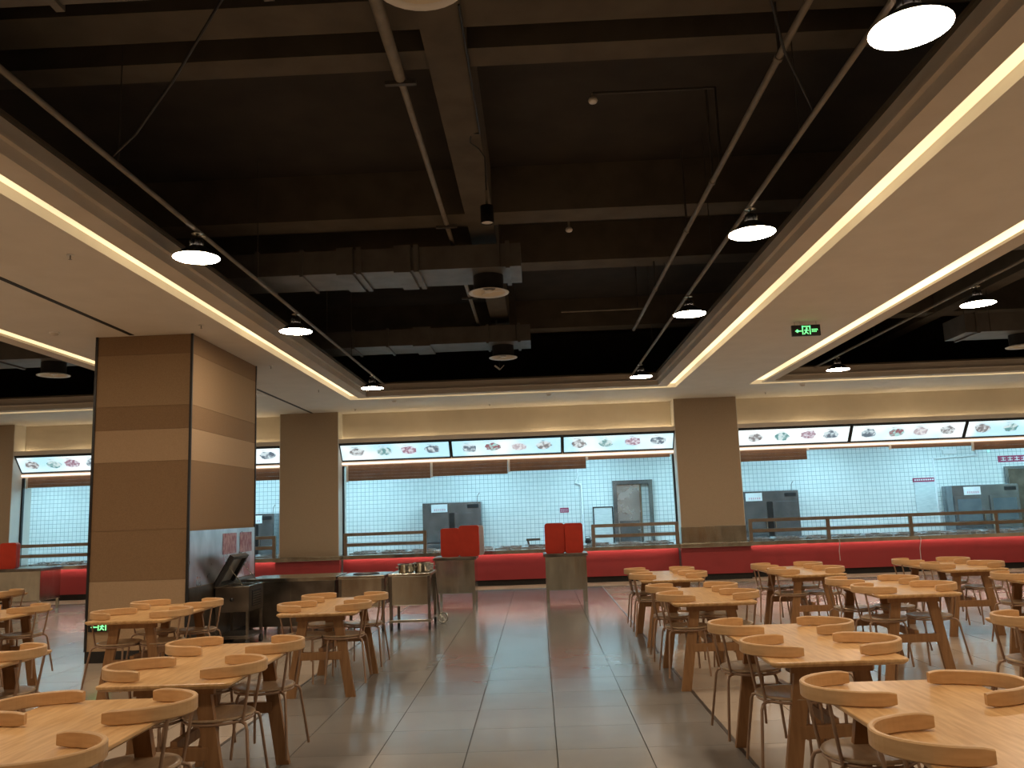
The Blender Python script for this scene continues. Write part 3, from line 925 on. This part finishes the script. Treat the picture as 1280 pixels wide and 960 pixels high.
# ------------------------------------------------------------------ ducts and round diffusers
def duct(y0, y1, xa, xb, zb_, zt_, seams, lab, dx, dlab):
    r = empty('air_duct', ((xa + xb) / 2, (y0 + y1) / 2, zb_))
    tag(r, lab, 'air duct', 'sheet-metal ducts above the coffers')
    h = (xb - xa) / 2; k_ = (y1 - y0) / 2
    MB().box(-h, h, -k_, k_, 0, zt_ - zb_).build('body', 'duct', r)
    cx = (xa + xb) / 2
    for s, w_ in seams:
        MB().box(s - cx - w_ / 2, s - cx + w_ / 2, -k_ - 0.028, k_ + 0.028, -0.026, zt_ - zb_ + 0.026).build('flange', 'duct', r)
    for s in (xa + 0.4, xb - 0.25):
        for yy in (-k_ - 0.02, k_ + 0.02):
            MB().tube([(s - cx, yy, 0), (s - cx, yy, 5.55 - zb_)], 0.006, 5).build('hanger_rod', 'rod', r)
    d = empty('air_diffuser', (dx, (y0 + y1) / 2 + 0.02, zb_ - 0.22))
    tag(d, dlab, 'air diffuser', 'round ceiling diffusers')
    MB().lathe([(0.19, 0.02), (0.19, 0.22)], 24).build('neck', 'black', d)
    MB().lathe([(0.185, 0.03), (0.205, 0.012), (0.25, 0.0), (0.255, 0.008), (0.19, 0.03)], 28).build('outer_ring', 'white', d)
    MB().lathe([(0.205, 0.012), (0.17, 0.028), (0.12, 0.05), (0.085, 0.056)][::-1], 28).build('inner_cone', 'header', d)
    MB().lathe([(0.0, 0.012), (0.045, 0.014), (0.055, 0.022), (0.05, 0.035), (0.0, 0.04)], 20).build('hub', 'white', d)
    MB().disc(0.186, 0.06, 24, up=False).build('back_plate', 'duct', d)
    for a in range(3):
        an = a * 2 * PI / 3
        MB().beam((0.05 * math.cos(an), 0.05 * math.sin(an), 0.022), (0.2 * math.cos(an), 0.2 * math.sin(an), 0.022), 0.012, 0.006).build('spoke', 'white', d)
    return r


duct(9.80, 10.55, -6.0, -0.08, 4.51, 4.80, [(-0.24, .05), (-1.35, .06), (-1.52, .20), (-2.05, .06), (-2.22, .20), (-2.75, .04), (-3.3, .04), (-4.4, .05)], 'grey sheet duct ending mid-coffer, nearer of the two', -0.5, 'round white diffuser under the nearer central duct')
duct(14.3, 15.05, -6.0, 0.0, 4.51, 4.80, [(-0.2, .05), (-0.75, .04), (-1.9, .30), (-2.5, .04), (-3.1, .04), (-4.4, .05)], 'grey sheet duct ending mid-coffer, farther of the two', -0.5, 'round white diffuser under the farther central duct')
duct(3.55, 4.30, -6.0, -0.1, 4.51, 4.80, [(-0.24, .05), (-1.4, .06), (-2.6, .05)], 'grey sheet duct overhead at the top edge of the picture', -0.5, 'round white diffuser overhead at the top edge of the picture')
duct(14.0, 14.75, 7.3, 13.0, 4.28, 4.60, [(7.5, .05), (8.6, .05), (10.0, .05)], 'grey sheet duct inside the right coffer', 8.42, 'round white diffuser in the right coffer')
duct(13.0, 13.75, -14.0, -7.2, 4.28, 4.60, [(-7.4, .05), (-8.6, .05), (-10.0, .05)], 'grey sheet duct inside the left coffer', -7.87, 'round white diffuser in the left coffer beyond the pillar')

# sprinkler mains and branches
pm = MB().tube([(-0.92, 4.4, 4.9), (-0.92, 16.2, 4.9)], 0.028, 8).build('sprinkler_pipe', 'pipe')
tag(pm, 'sprinkler main running lengthwise left of the middle beam', 'pipe', 'sprinkler pipes')
MB().tube([(-0.92, 4.0, 4.9), (-0.92, 6.05, 4.9)], 0.043, 10).build('wide_section', 'pipe', pm)
for yy in (6.0, 9.3, 12.6):
    MB().tube([(-0.92, yy, 4.9), (-0.92, yy, 5.55)], 0.01, 6).build('hanger_rod', 'rod', pm)
    MB().box(-1.04, -0.80, yy - 0.02, yy + 0.02, 4.85, 4.88).build('hanger_clamp', 'rod', pm)
pm = MB().tube([(1.78, 1.0, 4.6), (1.78, 14.2, 4.6)], 0.025, 8).build('sprinkler_pipe', 'pipe')
tag(pm, 'sprinkler main running lengthwise above the right lamp rail', 'pipe', 'sprinkler pipes')
for yy in (5.4, 7.6, 9.0, 11.5, 13.5):
    MB().tube([(1.78, yy, 4.6), (1.78, yy, 5.55)], 0.012, 6).build('hanger_rod', 'rod', pm)
    MB().tube([(1.78, yy, 4.6), (1.78, yy + 0.05, 4.6)], 0.033, 8).build('coupling', 'pipe', pm)
br = MB().tube([(1.78, 7.26, 4.625), (1.78, 7.26, 5.36), (0.66, 7.26, 5.36)], 0.016, 6).build('branch_pipe', 'rod')
tag(br, 'thin dark branch pipe crossing right of the middle beam', 'pipe')
tag(MB().tube([(0.5, 12.9, 4.66), (1.78, 12.9, 4.66)], 0.014, 6).build('branch_pipe', 'pipe'), 'thin pale branch pipe in front of the farther duct end', 'pipe')


def sprinkler(x, y, z, lab, top):
    s = empty('fire_sprinkler', (x, y, z))
    tag(s, lab, 'sprinkler', 'sprinkler heads')
    if top > 0.02:
        MB().tube([(0, 0, 0.04), (0, 0, top)], 0.012, 6).build('drop_pipe', 'pipe', s)
        MB().lathe([(0.0, -0.005), (0.035, 0.0), (0.045, 0.02), (0.035, 0.045), (0.0, 0.05)], 12).build('cover', 'white', s)
    else:
        MB().lathe([(0.03, -0.004), (0.032, -0.008), (0.0, -0.01)], 12).build('cover', 'white', s)
        MB().tube([(0, 0, -0.005), (0, 0, -0.045)], 0.006, 6).build('stem', 'steeldark', s)
        MB().disc(0.016, -0.047, 10, up=False).build('deflector', 'steeldark', s)


sprinkler(0.66, 7.26, 5.27, 'white sprinkler head at the end of the dark branch pipe', 0.09)
sprinkler(0.52, 9.85, 4.93, 'white sprinkler head in front of the second beam', 0.62)
for (x, y), lab in zip(((-3.92, 6.84), (-3.89, 9.6), (-3.95, 12.42), (-3.89, 14.99), (-3.85, 17.9), (-0.94, 17.95), (4.94, 17.8)),
                       ('nearest sprinkler on the left soffit', 'second-nearest sprinkler on the left soffit', 'third sprinkler along the left soffit', 'fourth sprinkler along the left soffit', 'left sprinkler on the soffit before the serving wall', 'middle sprinkler on the soffit before the serving wall', 'right sprinkler on the soffit before the serving wall')):
    sprinkler(x, y, ZS, lab, 0)
for (x, y), lab in zip(((-5.69, 9.66), (-2.81, 16.76), (0.32, 16.74), (5.41, 16.79)), ('smoke detector on the soffit left of the pillar', 'smoke detector left over the end of the centre coffer', 'smoke detector right over the end of the centre coffer', 'smoke detector beyond the right coffer')):
    s = empty('smoke_detector', (x, y, ZS))
    tag(s, lab, 'smoke detector', 'smoke detectors on the soffit')
    MB().lathe([(0.06, 0.0), (0.06, -0.015), (0.045, -0.02)], 16).build('base', 'white', s)
    MB().lathe([(0.045, -0.02), (0.04, -0.04), (0.0, -0.045)], 16).build('dome', 'lip', s)
vt = empty('ceiling_vent', (-5.14, 15.3, ZS))
tag(vt, 'small white square vent on the left soffit behind the pillar', 'vent')
frame(MB(), -0.15, 0.15, -0.15, 0.15, 0.03, -0.015, 0).build('frame', 'white', vt)
for k in range(6):
    MB().box(-0.12, 0.12, -0.11 + k * 0.04, -0.09 + k * 0.04, -0.012, -0.002).build('slat', 'white', vt)

# spotlight on its cable
spt = empty('spotlight', (-0.365, 7.6, 4.28))
tag(spt, 'black cylinder spotlight hanging from a cable by the middle beam', 'spotlight')
b_ = MB().lathe([(0.062, 0.0), (0.062, 0.17), (0.0, 0.175)], 18).lathe([(0.056, 0.01), (0.06, 0.0)], 18).build('body', 'black', spt)
MB().disc(0.057, 0.012, 18, up=False).build('lens', 'white', spt)
MB().box(-0.012, 0.012, -0.004, 0.004, 0.175, 0.33).build('bracket', 'pipe', spt)
MB().tube([(0, 0, 0.33), (0.0, -0.1, 0.62), (-0.05, -0.2, 0.66), (-0.12, -0.3, 0.68), (-0.10, -0.4, 0.72), (-0.02, -0.45, 0.69), (-0.02, -0.9, 0.692), (-0.03, -2.4, 0.692)], 0.008, 6).build('cable', 'black', spt)
# two loose sagging cables
tag(MB().tube([(1.30, 3.9, 5.0), (1.33, 4.1, 4.75), (1.45, 4.5, 4.55), (1.65, 4.9, 4.35), (1.94, 5.3, 4.14)], 0.009, 6).build('loose_cable', 'black'), 'loose dark cable sagging to the right lamp rail', 'cable', 'loose cables in the void')
tag(MB().tube([(-1.3, 4.4, 5.0), (-1.7, 4.5, 4.7), (-2.2, 4.9, 4.35), (-2.6, 5.25, 4.18), (-2.89, 5.5, 4.14)], 0.009, 6).build('loose_cable', 'black'), 'loose dark cable sagging to the left lamp rail', 'cable', 'loose cables in the void')
# hanging camera bracket near the far diffuser
hb = empty('hanging_bracket', (-0.6, 15.6, 4.24))
tag(hb, 'small pale V-shaped bracket hanging before the farther diffuser', 'bracket')
MB().tube([(0.0, -0.9, 0.33), (0.0, -0.9, 1.31)], 0.012, 6).build('drop_rod', 'pipe', hb)
MB().tube([(0.0, -0.9, 0.33), (0.0, 0.0, 0.0)], 0.004, 5).build('cord', 'rod', hb)
MB().beam((0, 0, 0), (-0.1, 0, 0.08), 0.03, 0.03).build('long_arm', 'white', hb)
MB().beam((0, 0, 0), (0.08, 0, 0.08), 0.012, 0.012).build('short_arm', 'white', hb)


# ------------------------------------------------------------------ tables and chairs
TW, TL, TH = 0.72, 1.42, 0.75
topm = MB()
p_out = rrect(-TW / 2, TW / 2, -TL / 2, TL / 2, 0.03, 5)
p_in = rrect(-TW / 2 + 0.02, TW / 2 - 0.02, -TL / 2 + 0.02, TL / 2 - 0.02, 0.02, 5)
n_ = len(p_out)
lv = [(p_in, TH - 0.030), (p_out, TH - 0.014), (p_out, TH - 0.003), (rrect(-TW / 2 + 0.003, TW / 2 - 0.003, -TL / 2 + 0.003, TL / 2 - 0.003, 0.027, 5), TH)]
vs = [(x, y, z) for P_, z in lv for x, y in P_]
fs = [list(range(n_))[::-1], [3 * n_ + i for i in range(n_)]]
for l in range(3):
    for i in range(n_):
        j = (i + 1) % n_
        fs.append((l * n_ + i, l * n_ + j, (l + 1) * n_ + j, (l + 1) * n_ + i))
top_me = topm.add(vs, fs).mesh('table_top', 'oak')
LY = TL / 2 - 0.17
leg_me = {}
for sx in (-1, 1):
    leg_me[sx] = MB().slant(sx * 0.27, 0, 0, sx * 0.15, 0, TH - 0.03, 0.085, 0.035).mesh('leg', 'leg')
cross_me = MB().bbox(-0.195, 0.195, -0.02, 0.02, 0.325, 0.395, 0.004).mesh('cross_rail', 'leg')
long_me = MB().bbox(-0.02, 0.02, -LY, LY, 0.365, 0.425, 0.004).mesh('long_rail', 'leg')
apron_me = MB().bbox(-0.22, 0.22, -0.02, 0.02, TH - 0.085, TH - 0.031, 0.004).mesh('apron', 'leg')

# chair: local +x points to the table, z=0 at its feet
RA, RB = 0.27, 0.222
ZB0, ZB1 = 0.628, 0.690
def ring_pt(t, da):
    a = PI + t
    return (RA + da) * math.cos(a), (RB + da) * math.sin(a)
def make_ring():
    mb = MB()
    NS = 30
    tm = math.radians(93)
    prof = []
    th = 0.011
    r_ = 0.005
    sec = [(-th, ZB0 + r_), (-th + r_, ZB0), (th - r_, ZB0), (th, ZB0 + r_), (th, ZB1 - r_), (th - r_, ZB1), (-th + r_, ZB1), (-th, ZB1 - r_)]
    vs = []; fs = []
    zc = (ZB0 + ZB1) / 2
    for i in range(NS + 1):
        t = -tm + 2 * tm * i / NS
        e = min(i, NS - i)
        k = 1.0 if e >= 2 else (0.93 if e == 1 else 0.72)
        for d, z in sec:
            x, y = ring_pt(t, d)
            vs.append((x, y, zc + (z - zc) * k))
    m = len(sec)
    for i in range(NS):
        for k in range(m):
            a = i * m + k; b = i * m + (k + 1) % m
            fs.append((a, b, b + m, a + m))
    mb.add(vs, fs, False)
    mb.f.append(list(range(m))); mb.sm.append(False); mb.mi.append(0)
    mb.f.append([NS * m + k for k in range(m)][::-1]); mb.sm.append(False); mb.mi.append(0)
    return mb.mesh('backrest', 'bent')
ring_me = make_ring()
SR = 0.185
SR = 0.195
seat_me = MB().lathe([(0.0, 0.392), (SR - 0.03, 0.392), (SR - 0.006, 0.397), (SR, 0.404), (SR - 0.004, 0.411), (SR - 0.03, 0.410), (SR - 0.05, 0.405), (0.0, 0.402)], 32, (-0.02, 0, 0)).mesh('seat', 'seat')
hoop_me = MB().tube([(-0.02 + (SR - 0.012) * math.cos(2 * PI * k / 24), (SR - 0.012) * math.sin(2 * PI * k / 24), 0.384) for k in range(25)], 0.008, 6, False).mesh('seat_hoop', 'tube')
post_me, rleg_me, fleg_me = {}, {}, {}
for s in (-1, 1):
    xx = -RA * math.sqrt(1 - (0.125 / RB) ** 2)
    post_me[s] = MB().tube([(xx, s * 0.125, ZB0 + 0.012), (-0.184, s * 0.112, 0.392)], 0.0085, 8).mesh('back_post', 'tube')
    rleg_me[s] = MB().tube([(-0.13, s * 0.09, 0.381), (-0.182, s * 0.118, 0.380), (-0.203, s * 0.132, 0.370), (-0.212, s * 0.140, 0.345), (-0.248, s * 0.205, 0.0)], 0.0088, 8).mesh('rear_leg', 'tube')
    fleg_me[s] = MB().tube([(0.06, s * 0.08, 0.381), (0.088, s * 0.125, 0.380), (0.094, s * 0.14, 0.366), (0.098, s * 0.146, 0.345), (0.115, s * 0.190, 0.0)], 0.0088, 8).mesh('front_leg', 'tube')


def chair(x, y, rz, label):
    r = empty('hung_chair', (x, y, TH - ZB0 + 0.001), rz)
    tag(r, label, 'chair', 'wooden chairs hung on the tables')
    put('backrest', ring_me, r)
    put('seat', seat_me, r)
    put('seat_hoop', hoop_me, r)
    for s in (-1, 1):
        put('back_post', post_me[s], r)
        put('rear_leg', rleg_me[s], r)
        put('front_leg', fleg_me[s], r)
    return r


def table(cx, cy, rz, phrase, offs, short):
    r = empty('dining_table', (cx, cy, 0), math.radians(rz))
    tag(r, 'pale oak table on brown splayed legs, ' + phrase, 'table', 'oak tables of the canteen')
    put('table_top', top_me, r)
    for sy in (-1, 1):
        for sx in (-1, 1):
            put('leg', leg_me[sx], r, (0, sy * LY, 0))
        put('cross_rail', cross_me, r, (0, sy * LY, 0))
        put('apron', apron_me, r, (0, sy * LY, 0))
    put('long_rail', long_me, r)
    for side, near, far in offs:
        for nm, (dy, dx, a) in (('near', near), ('far', far)):
            inset = 0.185 + dx
            lx = side * (TW / 2 - inset)
            ang = (0 if side < 0 else PI) + math.radians(a)
            c_, s_ = math.cos(math.radians(rz)), math.sin(math.radians(rz))
            X = cx + lx * c_ - dy * s_
            Y = cy + lx * s_ + dy * c_
            chair(X, Y, ang + math.radians(rz), 'wooden chair hung %s side, %s end, %s' % ('left' if side < 0 else 'right', nm, short))


def J(n, f, jn=0.0, jf=0.0, an=0, af=0):
    return (n, jn, an), (f, jf, af)


D = lambda: [(-1, *J(-.38 + random.uniform(-.03, .03), .40 + random.uniform(-.03, .03), random.uniform(-.02, .02), random.uniform(-.02, .02), random.uniform(-4, 4), random.uniform(-4, 4))),
             (1, *J(-.38 + random.uniform(-.03, .03), .40 + random.uniform(-.03, .03), random.uniform(-.02, .02), random.uniform(-.02, .02), random.uniform(-4, 4), random.uniform(-4, 4)))]
TABLES = [
    (1.56, 3.36, 0, 'nearest right of the aisle', 'nearest table right of aisle'),
    (1.55, 5.30, 0, 'second nearest right of the aisle', 'second table right of aisle'),
    (1.49, 8.12, 0, 'third along the right of the aisle', 'third table right of aisle'),
    (1.50, 10.48, 0, 'farthest right of the aisle', 'farthest table right of aisle'),
    (3.38, 5.30, 0, 'cut by the right picture edge', 'table cut by the right picture edge'),
    (3.28, 8.24, 0, 'nearer of the second row on the right', 'nearer second-row table on the right'),
    (3.13, 10.55, 0, 'farther of the second row on the right', 'farther second-row table on the right'),
    (4.95, 8.25, 0, 'outermost at the right picture edge', 'outermost right edge table'),
    (4.93, 10.52, 0, 'third row on the right near the red counter', 'third-row right table by the counter'),
    (-2.03, 3.48, 0, 'nearest left of the aisle', 'nearest table left of aisle'),
    (-2.00, 5.22, 0, 'second nearest left of the aisle', 'second table left of aisle'),
    (-2.00, 8.31, 0, 'third left of the aisle beside the steel trolleys', 'table beside the steel trolleys'),
    (-3.75, 5.22, 0, 'cut by the left picture edge', 'table cut by the left picture edge'),
    (-3.68, 8.22, 0, 'in front of the striped pillar', 'table before the striped pillar'),
    (-5.5, 8.25, 0, 'left of the striped pillar at the picture edge', 'edge table left of the striped pillar'),
    (-7.15, 10.52, 0, 'far left beyond the striped pillar', 'far left table beyond the pillar'),
]
for cx, cy, rz, ph, short in TABLES:
    table(cx, cy, rz, ph, D(), short)


# ------------------------------------------------------------------ steel equipment
def caster(root, x, y, r=0.045, w_=0.03):
    c = MB()
    n = 14
    for sx in (-1, 1):
        pass
    vs = []
    for sx in (-w_ / 2, w_ / 2):
        for k in range(n):
            a = 2 * PI * k / n
            vs.append((x + sx, y + r * math.cos(a), r + r * math.sin(a)))
    fs = [list(range(n))[::-1], [n + k for k in range(n)]] + [(k, (k + 1) % n, n + (k + 1) % n, n + k) for k in range(n)]
    c.add(vs, fs).build('caster', 'rubber', root)


def tray_cabinet(x0, x1, y0, y1, lab, mirror=False):
    r = empty('tray_cabinet', ((x0 + x1) / 2, (y0 + y1) / 2, 0))
    tag(r, lab, 'cabinet', 'steel tray cabinets')
    h, k = (x1 - x0) / 2, (y1 - y0) / 2
    MB().bbox(-h + 0.02, h - 0.02, -k + 0.02, k - 0.02, 0.20, 0.775, 0.006).build('body', 'steel', r)
    MB().bbox(-h - 0.01, h + 0.01, -k - 0.01, k + 0.01, 0.775, 0.825, 0.006).build('top', 'steeldark', r)
    for sx in (-h + 0.05, h - 0.05):
        for sy in (-k + 0.05, k - 0.05):
            MB().bbox(sx - 0.025, sx + 0.025, sy - 0.025, sy + 0.025, 0, 0.20, 0.004).build('leg', 'steel', r)
    return r


tray_cabinet(-1.86, -1.12, 14.98, 15.68, 'steel cabinet carrying red trays, left of the central pair')
tray_cabinet(0.08, 0.84, 14.95, 15.65, 'steel cabinet carrying red trays, right of the central pair')
tray_cabinet(-10.75, -9.64, 16.3, 17.05, 'steel cabinet with red trays at the far left beyond the pillar')
tray_me = {}
for mm in ('tray', 'traywhite'):
    tm_ = MB()
    po = rrect(-0.165, 0.165, 0, 0.50, 0.045, 5)
    v0 = [(x, -0.010, z) for x, z in po]; v1 = [(x, 0.010, z) for x, z in po]
    pi_ = rrect(-0.15, 0.15, 0.015, 0.485, 0.035, 5)
    v2 = [(x, -0.010, z) for x, z in pi_]; v3 = [(x, 0.002, z) for x, z in pi_]
    n = len(po)
    fs = [[n + i for i in range(n)][::-1]]
    for i in range(n):
        j = (i + 1) % n
        fs += [(i, j, n + j, n + i), (i, 2 * n + i, 2 * n + j, j), (2 * n + i, 3 * n + i, 3 * n + j, 2 * n + j)]
    fs.append([3 * n + i for i in range(n)])
    # the front of the tray carries its smooth underside towards the hall
    tray_me[mm] = MB().add(v0 + v1 + v2 + v3, fs).mesh('serving_tray', mm)


def tray_stack(cx, y0, z, num, mats, where, tilt=0.0, s=1.0, cat='tray'):
    for k in range(num):
        t = put('serving_tray', tray_me[mats[k % len(mats)]], None, (cx, y0 + k * 0.026, z), PI)
        t.scale = (s, 1, s)
        col = 'red' if mats[k % len(mats)] == 'tray' else 'pale'
        nm = 'front' if k == 0 else ('rear' if k == num - 1 else 'inner')
        tag(t, '%s plastic tray, %s of the %s' % (col, nm if nm != 'inner' else 'inside', where), 'tray', 'trays standing in ' + where)


tray_stack(-1.575, 15.12, 0.826, 7, ['tray'], 'left stack on the left central cabinet')
tray_stack(-1.235, 15.10, 0.826, 6, ['tray'], 'right stack on the left central cabinet', s=1.08)
tray_stack(-1.17, 15.44, 0.826, 4, ['traywhite'], 'pale stack behind the red trays', s=1.06)
tray_stack(0.285, 15.10, 0.826, 7, ['tray'], 'left stack on the right central cabinet', s=1.05)
tray_stack(0.62, 15.06, 0.826, 3, ['tray'], 'front right stack on the right central cabinet', s=0.93)
tray_stack(0.62, 15.20, 0.826, 4, ['tray'], 'back right stack on the right central cabinet', s=1.03)
tray_stack(-10.4, 16.45, 0.826, 5, ['tray'], 'stack on the far left cabinet')


def trolley(x0, x1, y0, y1, lab, ztop=0.77, zapr=0.33, shelf=True, wheel=False, well=False):
    r = empty('steel_trolley', ((x0 + x1) / 2, (y0 + y1) / 2, 0))
    tag(r, lab, 'trolley', 'steel kitchen trolleys')
    h, k = (x1 - x0) / 2, (y1 - y0) / 2
    MB().bbox(-h - 0.01, h + 0.01, -k - 0.01, k + 0.01, ztop - 0.04, ztop, 0.006).build('top', 'steel', r)
    MB().bbox(-h + 0.03, h - 0.03, -k + 0.01, k - 0.01, zapr, ztop - 0.04, 0.008).build('tank', 'steel', r)
    for sx in (-h + 0.02, h - 0.02):
        for sy in (-k + 0.02, k - 0.02):
            MB().box(sx - 0.019, sx + 0.019, sy - 0.019, sy + 0.019, 0.09, ztop - 0.04).build('leg', 'steeldark', r)
            caster(r, sx, sy)
    if shelf:
        MB().bbox(-h + 0.0, h - 0.0, -k + 0.0, k - 0.0, 0.10, 0.135, 0.004).build('shelf', 'steel', r)
    if well:
        MB().lathe([(0.19, 0.002), (0.185, 0.012), (0.175, 0.012), (0.17, 0.003), (0.0, 0.0025)], 24, (0, 0, ztop)).build('well', 'black', r)
    if wheel:
        wx = h + 0.10
        rim = [(wx, k - 0.1 + 0.075 * math.cos(2 * PI * q / 18), 0.085 + 0.075 * math.sin(2 * PI * q / 18)) for q in range(19)]
        pass
        w2 = MB().tube([(wx + 0.07 * math.cos(2 * PI * q / 18), k - 0.1, 0.08 + 0.07 * math.sin(2 * PI * q / 18)) for q in range(19)], 0.010, 6, False)
        for q in range(4):
            a = q * PI / 4
            w2.tube([(wx + 0.07 * math.cos(a), k - 0.1, 0.08 + 0.07 * math.sin(a)), (wx - 0.07 * math.cos(a), k - 0.1, 0.08 - 0.07 * math.sin(a))], 0.006, 5)
        w2.build('spoked_wheel', 'steel', r)
        MB().tube([(h, k - 0.05, ztop - 0.1), (h + 0.03, k - 0.08, 0.4), (wx - 0.05, k - 0.1, 0.12)], 0.012, 6).build('wheel_arm', 'steeldark', r)
    return r


trolley(-2.13, -1.55, 12.05, 12.75, 'steel trolley with a spoked wheel carrying pots', wheel=True)
trolley(-2.83, -2.19, 11.98, 12.70, 'steel trolley with a round black well in its top', ztop=0.765, shelf=False, well=True)
for x, y, rr, hh, lab in ((-1.92, 12.28, 0.115, 0.12, 'round steel pot at the left on the wheeled trolley'), (-1.70, 12.36, 0.115, 0.13, 'round steel pot at the right on the wheeled trolley'), (-1.66, 12.62, 0.09, 0.10, 'small dark pot at the back of the wheeled trolley')):
    pt = empty('pot', (x, y, 0.771))
    tag(pt, lab, 'pot', 'pots on the wheeled trolley')
    MB().lathe([(0.0, 0.0), (rr * .92, 0.0), (rr, 0.015), (rr, hh - 0.012), (rr + 0.012, hh), (rr - 0.006, hh), (rr - 0.008, 0.02), (0.0, 0.015)], 24).build('body', 'steel', pt)
    for sx in (-1, 1):
        MB().tube([(sx * rr, -0.03, hh * .6), (sx * (rr + 0.03), -0.03, hh * .62), (sx * (rr + 0.03), 0.03, hh * .62), (sx * rr, 0.03, hh * .6)], 0.006, 6).build('handle', 'steeldark', pt)

ct = empty('steel_counter', (-3.48, 12.30, 0))
tag(ct, 'long dark steel counter between the pillar and the trolleys', 'counter')
MB().bbox(-0.64, 0.62, -0.36, 0.36, 0.72, 0.775, 0.006).build('top', 'steel', ct)
MB().bbox(-0.62, 0.60, -0.33, 0.34, 0.11, 0.72, 0.006).build('body', 'steeldark', ct)
for sx in (-0.58, -0.2, 0.18, 0.56):
    for sy in (-0.3, 0.3):
        MB().tube([(sx, sy, 0), (sx, sy, 0.11)], 0.02, 8).build('foot', 'steeldark', ct)
MB().box(-0.615, -0.02, -0.336, -0.329, 0.13, 0.70).build('door_panel', 'steeldark', ct)
MB().box(0.0, 0.595, -0.336, -0.329, 0.13, 0.70).build('door_panel', 'steeldark', ct)

# warming cart with its lid open
wc = empty('warming_cart', (-3.93, 11.14, 0))
tag(wc, 'dark steel warming cart with its lid propped open by the pillar', 'food cart')
h, k = 0.215, 0.285
b_ = MB().box(-h, h, -k, k, 0.445, 0.465).box(-h, -h + 0.03, -k, k, 0.465, 0.75).box(h - 0.03, h, -k, k, 0.465, 0.75).box(-h + 0.03, h - 0.03, -k, -k + 0.03, 0.465, 0.75).box(-h + 0.03, h - 0.03, k - 0.03, k, 0.465, 0.75).build('tank', 'steeldark', wc)
MB().box(-h + 0.03, h - 0.03, -k + 0.03, k - 0.03, 0.65, 0.66).build('inner_pan', 'steel', wc)
frame(MB(), -h - 0.012, h + 0.012, -k - 0.012, k + 0.012, 0.045, 0.75, 0.765).build('rim', 'steel', wc)
for sx in (-h + 0.02, h - 0.02):
    for sy in (-k + 0.02, k - 0.02):
        MB().box(sx - 0.016, sx + 0.016, sy - 0.016, sy + 0.016, 0.10, 0.445).build('leg', 'steeldark', wc)
        caster(wc, sx, sy, 0.05)
MB().bbox(-h, h, -k, k, 0.11, 0.15, 0.006).build('shelf', 'steeldark', wc)
MB().lathe([(0.0, 0.0), (0.022, 0.0), (0.022, 0.02), (0.0, 0.022)], 14).build('control_knob', 'black', wc)
kn = [o for o in wc.children if o.name.startswith('control_knob')][0]
kn.location = (0.0, -k, 0.60); kn.rotation_euler = (PI / 2, 0, 0)
la = math.radians(60)
lw = 0.43
def LP(t, yy, o):
    return (-h + t * math.cos(la) + o * math.sin(la), yy, 0.77 + t * math.sin(la) - o * math.cos(la))
lm = MB()
def lbox(mb, t0, t1, ya, yb, o0, o1):
    v = [LP(t0, ya, o0), LP(t1, ya, o0), LP(t1, yb, o0), LP(t0, yb, o0), LP(t0, ya, o1), LP(t1, ya, o1), LP(t1, yb, o1), LP(t0, yb, o1)]
    return mb.add(v, [(3, 2, 1, 0), (4, 5, 6, 7), (0, 1, 5, 4), (1, 2, 6, 5), (2, 3, 7, 6), (3, 0, 4, 7)])
lbox(lm, 0, lw, -k, k, -0.035, -0.025)
lidm = lm.build('lid', 'lidgrey', wc)
lf_ = MB()
lbox(lf_, 0, lw, -k, -k + 0.05, -0.04, 0.022); lbox(lf_, 0, lw, k - 0.05, k, -0.04, 0.022)
lbox(lf_, 0, 0.04, -k + 0.05, k - 0.05, -0.04, 0.022); lbox(lf_, lw - 0.04, lw, -k + 0.05, k - 0.05, -0.04, 0.022)
lf_.build('lid_frame', 'black', lidm)
MB().tube([LP(0.3, k - 0.02, 0.01), (h - 0.05, k - 0.02, 0.76)], 0.006, 6).build('lid_stay', 'steel', wc)
MB().tube([LP(0.3, -k + 0.02, 0.01), (h - 0.08, -k + 0.02, 0.76)], 0.006, 6).build('lid_stay', 'steel', wc)
pf = MB().box(h, h + 0.008, -k + 0.12, k - 0.12, 0.50, 0.70).build('vent_panel', 'black', wc)
for q in range(6):
    MB().box(h + 0.008, h + 0.016, -k + 0.13, k - 0.13, 0.51 + q * 0.03, 0.525 + q * 0.03).build('louvre', 'steeldark', pf)
# hanging white cords on the red counter
for x, z0, lab in ((6.35, 0.30, 'white cord hanging over the red front below the second post'), (8.05, 0.005, 'white cord hanging to the floor by the third post')):
    tag(MB().tube([(x, 18.26, 0.77), (x + 0.02, 18.255, 0.70), (x + 0.04, 18.40, 0.5), (x + 0.06, 18.45, z0)], 0.009, 6).build('white_power_lead', 'traywhite'), lab, 'cord', 'cords on the right counter')
